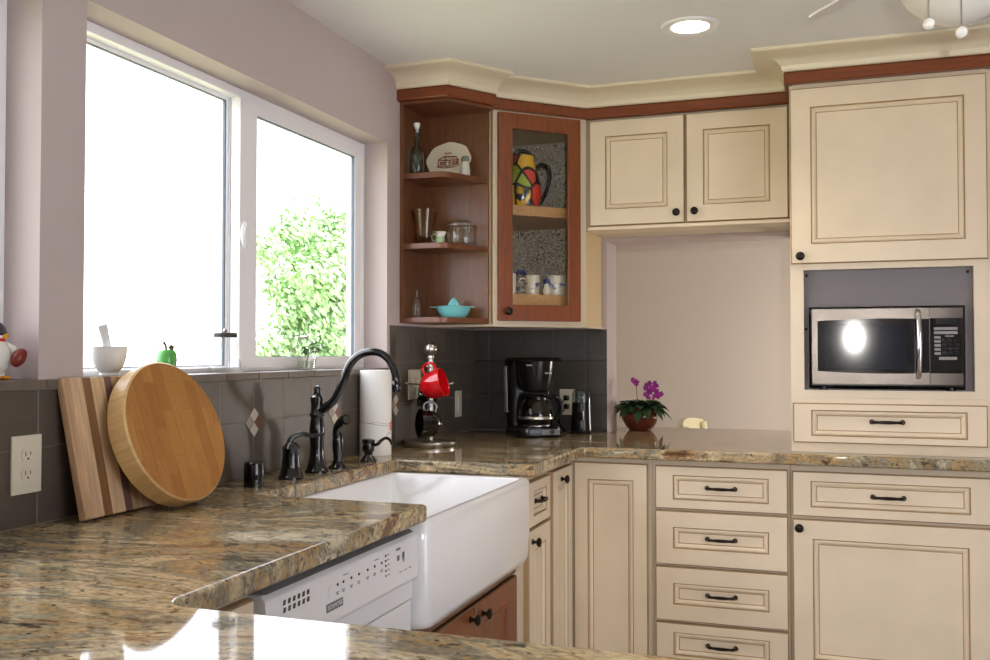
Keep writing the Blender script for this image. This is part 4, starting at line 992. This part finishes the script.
MB(o).lathe([(.010, 0), (.007, .010), (.003, .015)], (o[0]+.013, o[1], S2+.044), (.8, 0, .5), 12).build('spout', 'porc', t)
o = (.205, -.700, S2); t = thing('clamp_jar', 'squat clear glass jar with a wire clamp lid on the middle open shelf', 'jar', o)
MB(o).lathe([(0, .003), (.050, 0), (.058, .005), (.060, .020), (.060, .058), (.052, .070), (.052, .076), (.0495, .076), (.0495, .069), (.057, .057), (.057, .020), (.054, .008), (0, .007)], o, Z, 36).build('jar_body', 'clear', t)
MB(o).lathe([(.054, .077), (.056, .080), (.056, .086), (.045, .094), (0, .096)], o, Z, 36).build('lid', 'clear', t)
w_ = MB(o); w_.tube([(o[0]+.0575*math.cos(a), o[1]+.0575*math.sin(a), S2+.078) for a in [2*PI*k/32 for k in range(33)]], .0018, 6)
for a in (-.7, 2.4): c_, s2_ = math.cos(a), math.sin(a); w_.tube([(o[0]+.058*c_, o[1]+.058*s2_, S2+.082), (o[0]+.068*c_, o[1]+.068*s2_, S2+.065), (o[0]+.062*c_, o[1]+.062*s2_, S2+.045)], .0018, 6)
w_.build('wire_clamp', 'steel', t)

o = (.048, -.775, S3); t = thing('small_bottle', 'small empty clear glass bottle on the bottom open shelf', 'bottle', o)
MB(o).lathe([(0, .002), (.019, 0), (.021, .003), (.021, .060), (.015, .074), (.008, .082), (.008, .098), (.0105, .100), (.0105, .108), (.0085, .108), (.006, .098), (.006, .082), (.013, .073), (.019, .059), (.019, .005), (0, .004)], o, Z, 24).build('bottle_body', 'clear', t)
o = (.175, -.705, S3); t = thing('citrus_juicer', 'turquoise citrus juicer dish with a ribbed cone on the bottom open shelf', 'juicer', o)
MB(o).lathe([(0, .001), (.044, 0), (.050, .004), (.062, .022), (.070, .042), (.073, .045), (.069, .046), (.060, .026), (.046, .010), (0, .008)], o, Z, 40).build('dish', 'turq', t)
cn = MB(o); rg = []
for r_, h_ in ((.034, .008), (.030, .030), (.020, .055), (.009, .074), (.002, .080)):
    rg.append([(o[0]+r_*(1+.10*math.cos(12*a))*math.cos(a), o[1]+r_*(1+.10*math.cos(12*a))*math.sin(a), S3+h_) for a in [2*PI*k/72 for k in range(72)]])
cn.rings(rg).build('reamer', 'turq', t, angle=50)
MB(o).extr([(o[0]-.068, o[1]-.012, S3+.041), (o[0]-.098, o[1]-.010, S3+.042), (o[0]-.098, o[1]+.010, S3+.042), (o[0]-.068, o[1]+.012, S3+.041)], (0, 0, .004)).extr([(o[0]+.068, o[1]-.010, S3+.041), (o[0]+.086, o[1]-.006, S3+.040), (o[0]+.086, o[1]+.006, S3+.040), (o[0]+.068, o[1]+.010, S3+.041)], (0, 0, .004)).build('grip_tab', 'turq', t, bev=.001)

# ------------------------------------------------------------------ things behind the glass door
G1, G2 = 1.8803, 1.5143
def cab(u_, back): p = A+du*u_-dn*back; return p   # along the door, back from it
p = cab(.186, .10); o = (p.x, p.y, G1); t = thing('bird_pitcher', 'tall black pitcher blotched with red, yellow and green behind the cabinet glass', 'pitcher', o); t.scale = (1, 1, 1.06)
MB(o).lathe([(0, .002), (.060, 0), (.068, .004), (.080, .050), (.077, .095), (.062, .145), (.050, .180), (.052, .205), (.049, .205), (.047, .180), (.058, .145), (.073, .095), (.076, .050), (0, .008)], o, Z, 36).build('pitcher_body', 'blotch', t)
q = du
MB(o).tube(spline([p+q*.058+Z*(G1+.150), p+q*.082+Z*(G1+.178), p+q*.112+Z*(G1+.174), p+q*.128+Z*(G1+.140), p+q*.116+Z*(G1+.090), p+q*.098+Z*(G1+.050), p+q*.078+Z*(G1+.020)], 6), .0085, 10).build('handle', 'blackc', t)
MB(o).tube(spline([p-q*.036+Z*(G1+.175), p-q*.054+Z*(G1+.192), p-q*.068+Z*(G1+.202)], 4), [.020, .019, .018, .017, .016, .014, .012, .010, .009], 12).build('spout', 'blackc', t)
MB(o).tube(spline([p-q*.044+Z*(G1+.203), p-q*.020+Z*(G1+.224), p+q*.014+Z*(G1+.226), p+q*.044+Z*(G1+.204)], 5), .010, 10).build('rim_crest', 'blackc', t)
def shelfmug(u_, back, r, h, label, m, ang, group=None):
    p = cab(u_, back); t = thing('mug', label, 'mug', (p.x, p.y, G2), ang, group)
    mug_mesh(MB(), r, h, base=.9).build('cup', m, t); MB().tube(handle_path(r, h, .026), .0045, 10).build('handle', 'blue' if m == 'cream_cer' else m, t)
da = math.atan2(du.y, du.x)
shelfmug(.098, .070, .040, .085, 'cream mug with a blue handle behind the glass door, on its knob side', 'cream_cer', da-.2)
shelfmug(.228, .100, .034, .085, 'blue banded white mug in the middle behind the cabinet glass', 'bw', da+PI/2)
shelfmug(.334, .080, .042, .085, 'wide blue banded white mug behind the glass door, on its hinge side', 'bw', da-PI/2)
p = cab(.222, .205); o = (p.x, p.y, G2); t = thing('blue_handle_jug', 'blue and white china jug with a tall arched blue handle behind the glass', 'jug', o)
MB(o).lathe([(0, .001), (.022, 0), (.025, .004), (.030, .030), (.024, .055), (.020, .066), (.018, .066), (0, .02)], o, Z, 24).build('jug_body', 'bw', t)
MB(o).tube(spline([p-du*.018+Z*(G2+.062), p-du*.016+Z*(G2+.095), p+du*.004+Z*(G2+.112), p+du*.026+Z*(G2+.098), p+du*.030+Z*(G2+.06), p+du*.020+Z*(G2+.028)], 5), .0062, 10).build('handle', 'blue', t)
p = cab(.279, .060); o = (p.x, p.y, G2); t = thing('pepper_pot', 'small round blue and white pot between the two banded mugs', 'shaker', o)
MB(o).lathe([(0, .001), (.014, 0), (.018, .006), (.020, .022), (.014, .040), (.010, .048), (0, .048)], o, Z, 22).build('pot_body', 'bw', t)
MB(o).lathe([(.0115, .0485), (.013, .060), (.008, .070), (0, .072)], o, Z, 18).build('stopper', 'blue', t)

# ------------------------------------------------------------------ ceiling fittings
o = (1.149, -1.027, CEIL-.0005); t = thing('recessed_light', 'round recessed ceiling downlight, switched on', 'ceiling light', o)
MB(o).lathe([(.062, -.0), (.064, -.004), (.092, -.006), (.096, -.003), (.096, 0)], o, Z, 40).build('trim_ring', 'vinyl', t)
MB(o).lathe([(.0625, -.002), (.050, -.006), (0, -.010)], o, Z, 40).build('diffuser', 'lit', t)
HX, HY = 1.856, -1.90
o = (HX, HY, CEIL-.0005); t = thing('ceiling_fan', 'white ceiling fan with a frosted glass bowl light and two pull chains', 'ceiling fan', o)
MB(o).lathe([(.070, 0), (.075, -.010), (.075, -.050), (.095, -.060), (.110, -.085), (.110, -.150), (.095, -.175), (.06, -.185), (0, -.186)], o, Z, 40).build('motor_housing', 'vinyl', t)
MB(o).lathe([(.120, -.190), (.150, -.200), (.148, -.225), (.132, -.270), (.105, -.310), (.070, -.340), (.030, -.355), (0, -.358)], o, Z, 48).build('bowl_shade', 'bowl', t)
MB(o).lathe([(.125, -.180), (.145, -.188), (.145, -.200), (.10, -.200)], o, Z, 48).build('bowl_ring', 'vinyl', t)
for k in range(5):
    a = math.radians(125+72*k); c_, s_ = math.cos(a), math.sin(a); d_ = V((c_, s_, 0)); e_ = V((-s_, c_, 0)); P0 = V((HX, HY, CEIL-.163))
    bl = MB(o); pts = []
    for L_, w_ in ((.155, .030), (.22, .050), (.45, .062), (.485, .055), (.50, .035)): pts.append((L_, w_))
    loop = [P0+d_*L_+e_*w_-Z*(w_*.42) for L_, w_ in pts]+[P0+d_*L_-e_*w_+Z*(w_*.42) for L_, w_ in reversed(pts)]
    bl.extr(loop, (0, 0, .006)); bo_ = bl.build('blade', 'vinyl', t)
    MB(o).extr([P0+d_*.095+e_*.018+Z*.006, P0+d_*.19+e_*.022-Z*.004, P0+d_*.19-e_*.022+Z*.014, P0+d_*.095-e_*.018+Z*.006], (0, 0, .004)).build('blade_arm', 'vinyl', t)
for dx, dy, L_ in ((-.074, -.125, .391), (-.010, -.115, .413)):
    p = V((HX+dx, HY+dy, 0)); ch = MB(o).tube([p+Z*(CEIL-.185), p+Z*(CEIL-L_+.012)], .0016, 6).build('pull_chain', 'steel', t)
    MB(o).ball(p+Z*(CEIL-L_), .0125, 18).build('chain_ball', 'porc', ch)

# ------------------------------------------------------------------ next room + outdoors
o = (1.155, .90, 0); t = thing('dining_chair', 'white painted chair in the next room, its back just showing over the bar counter', 'chair', o, math.radians(84))
for sx in (-.19, .19):
    MB().tube([(sx, -.20, 0), (sx, -.20, .43)], .018, 10).build('leg', 'chair', t)
    MB().tube([(sx, .20, 0), (sx, .20, .43), (sx, .235, .80), (sx*.98, .25, .895)], .018, 10).build('rear_post', 'chair', t)
MB().box(-.215, -.22, .431, .215, .215, .455).build('seat', 'chair', t, bev=.008)
top = []
for k in range(13):
    x = lerp(-.225, .225, k/12); yb = .252+.030*(1-(x/.225)**2); zt = .905+.020*(1-(x/.225)**2)
    top.append([(x, yb, .852), (x, yb+.024, .852), (x, yb+.030, zt), (x, yb+.006, zt)])
MB().rings(top).build('top_rail', 'chair', t)
for x in (-.11, -.055, 0, .055, .11): MB().tube([(x, .19, .45), (x*1.05, .276, .862)], .009, 8).build('spindle', 'chair', t)

tag(MB().box(-60, -40, -.35, -.3, 40, -.30).build('ground', 'ground'), kind='structure')
def tree(cx0, cy0, r, zc, rz, n, label, cat, seed):
    rr = random.Random(seed)
    t = thing('garden_tree' if cat == 'tree' else 'garden_shrub', label, cat, (cx0, cy0, -.299)); o = (cx0, cy0, -.299)
    tr_ = MB(o).tube([(cx0, cy0, -.299), (cx0+.05, cy0, zc*.5), (cx0, cy0+.05, zc+rz*.3)], [.09, .07, .03], 10)
    for k in range(7):
        a = rr.uniform(0, 6.28); tr_.tube([(cx0+.03, cy0, lerp(-.1, zc, rr.random())), (cx0+r*.6*math.cos(a), cy0+r*.6*math.sin(a), zc+rz*rr.uniform(-.2, .6))], [.035, .012], 6)
    tr_.build('trunk', 'bark', t)
    f = MB(o); cl = [(V((rr.gauss(0, .5)*r, rr.gauss(0, .5)*r, rr.uniform(-.85, .8)*rz)), rr.uniform(.12, .44)*r) for _ in range(130)]
    cl = [(c, q) for c, q in cl if (c.x/r)**2+(c.y/r)**2+(c.z/rz)**2 < .95]
    for k in range(n):
        c, q = rr.choice(cl); d = V((rr.gauss(0, 1), rr.gauss(0, 1), rr.gauss(0, 1))).normalized()*q*rr.uniform(.55, 1.05)
        p = V((cx0, cy0, zc))+c+d; nn = (d.normalized()+V((rr.gauss(0, .5), rr.gauss(0, .5), .5))).normalized(); e1 = nn.cross(V((rr.random(), rr.random(), rr.random()))).normalized(); e2 = nn.cross(e1)
        s_ = rr.uniform(.032, .056)
        f.poly([p-e1*s_*1.6, p+e2*s_*.7, p+e1*s_*1.6, p-e2*s_*.7])
    f.build('foliage', 'leafout', t, angle=10)
tree(-6.7, 11.3, 1.7, 1.80, 2.55, 42000, 'leafy green tree outside the sliding half of the window', 'tree', 5)
o = (-9, .6, -.299); t = thing('garden_fence', 'low reddish board fence far out in the bright garden', 'fence', o)
for k in range(12):
    y = -2.2+k*.36
    MB(o).box(-9.05, y, -.299, -9.02, y+.34, 1.55).build('board', 'fence', t)
MB(o).box(-9.02, -2.2, 1.40, -8.98, 2.1, 1.5).build('rail', 'fence', t)

# groups of like things
for ob in list(COL.objects):
    if ob.parent or 'category' not in ob: continue
    n_ = ob.name.split('.')[0]; lab = ob['label']
    g_ = {'wall_outlet': 'wall outlets on the tile', 'power_plug': 'plugs in the outlet behind the grinder', 'electric_cable': 'appliance cables in the corner'}.get(n_)
    if n_ == 'mug': g_ = 'mugs on the steel mug tree' if 'hanging' in lab else 'mugs behind the cabinet glass'
    if ob['category'] == 'cutting board': g_ = 'cutting boards leaning under the window'
    if ob['category'] == 'base cabinet': g_ = 'base cabinets under the granite'
    if ob['category'] == 'wall cabinet': g_ = 'wall cabinets'
    if g_: ob['group'] = g_

# ------------------------------------------------------------------ light
w = bpy.data.worlds.new('sky'); SC.world = w; w.use_nodes = True
bg = w.node_tree.nodes['Background']; bg.inputs['Color'].default_value = (.94, .965, 1.06, 1); bg.inputs['Strength'].default_value = 6.0
def light(name, typ, loc, energy, col=(1, 1, 1), **k):
    l = bpy.data.lights.new(name, typ); l.energy = energy; l.color = col
    for a, b in k.items(): setattr(l, a, b)
    ob = bpy.data.objects.new(name, l); COL.objects.link(ob); ob.location = loc; return ob
sun = light('sun', 'SUN', (0, 0, 8), 3.0, (1, .95, .85), angle=.01); sun.rotation_euler = (math.radians(35), math.radians(40), 0)
light('downlight_bulb', 'SPOT', (1.149, -1.027, CEIL-.03), 14, (1, .82, .6), spot_size=2.2, spot_blend=.8, shadow_soft_size=.05)
CAM = V((1.57294, -4.23413, 1.27324))
fl_ = light('camera_flash', 'SPOT', CAM+V((.085, .0, .108)), 90, (1, .96, .90), shadow_soft_size=.018, spot_size=math.radians(70), spot_blend=.8)
fl_.rotation_euler = (V((1.50, -.6, 1.60))-fl_.location).to_track_quat('-Z', 'Y').to_euler()
light('next_room_fill', 'POINT', (1.95, .85, 1.0), 30, (1, .93, .84), shadow_soft_size=.12)  # unseen fill light, added to brighten the wall beyond the pass-through
# ------------------------------------------------------------------ camera
cam = bpy.data.cameras.new('camera'); cam.sensor_width = 36; cam.sensor_fit = 'HORIZONTAL'; cam.lens = 957.6/990*36; cam.clip_start = .02
co = bpy.data.objects.new('camera', cam); COL.objects.link(co); co.location = CAM
co.rotation_euler = (math.radians(90+1.3644), 0, math.radians(19.138)); SC.camera = co
SC.view_settings.view_transform = 'Standard'; SC.view_settings.look = 'None'; SC.view_settings.exposure = 0; SC.view_settings.gamma = 1
SC.view_settings.use_curve_mapping = False
cy = SC.cycles
cy.use_denoising = True; cy.max_bounces = 8; cy.diffuse_bounces = 5; cy.glossy_bounces = 5; cy.transmission_bounces = 6; cy.transparent_max_bounces = 16
cy.caustics_reflective = False; cy.caustics_refractive = False; cy.sample_clamp_indirect = 6
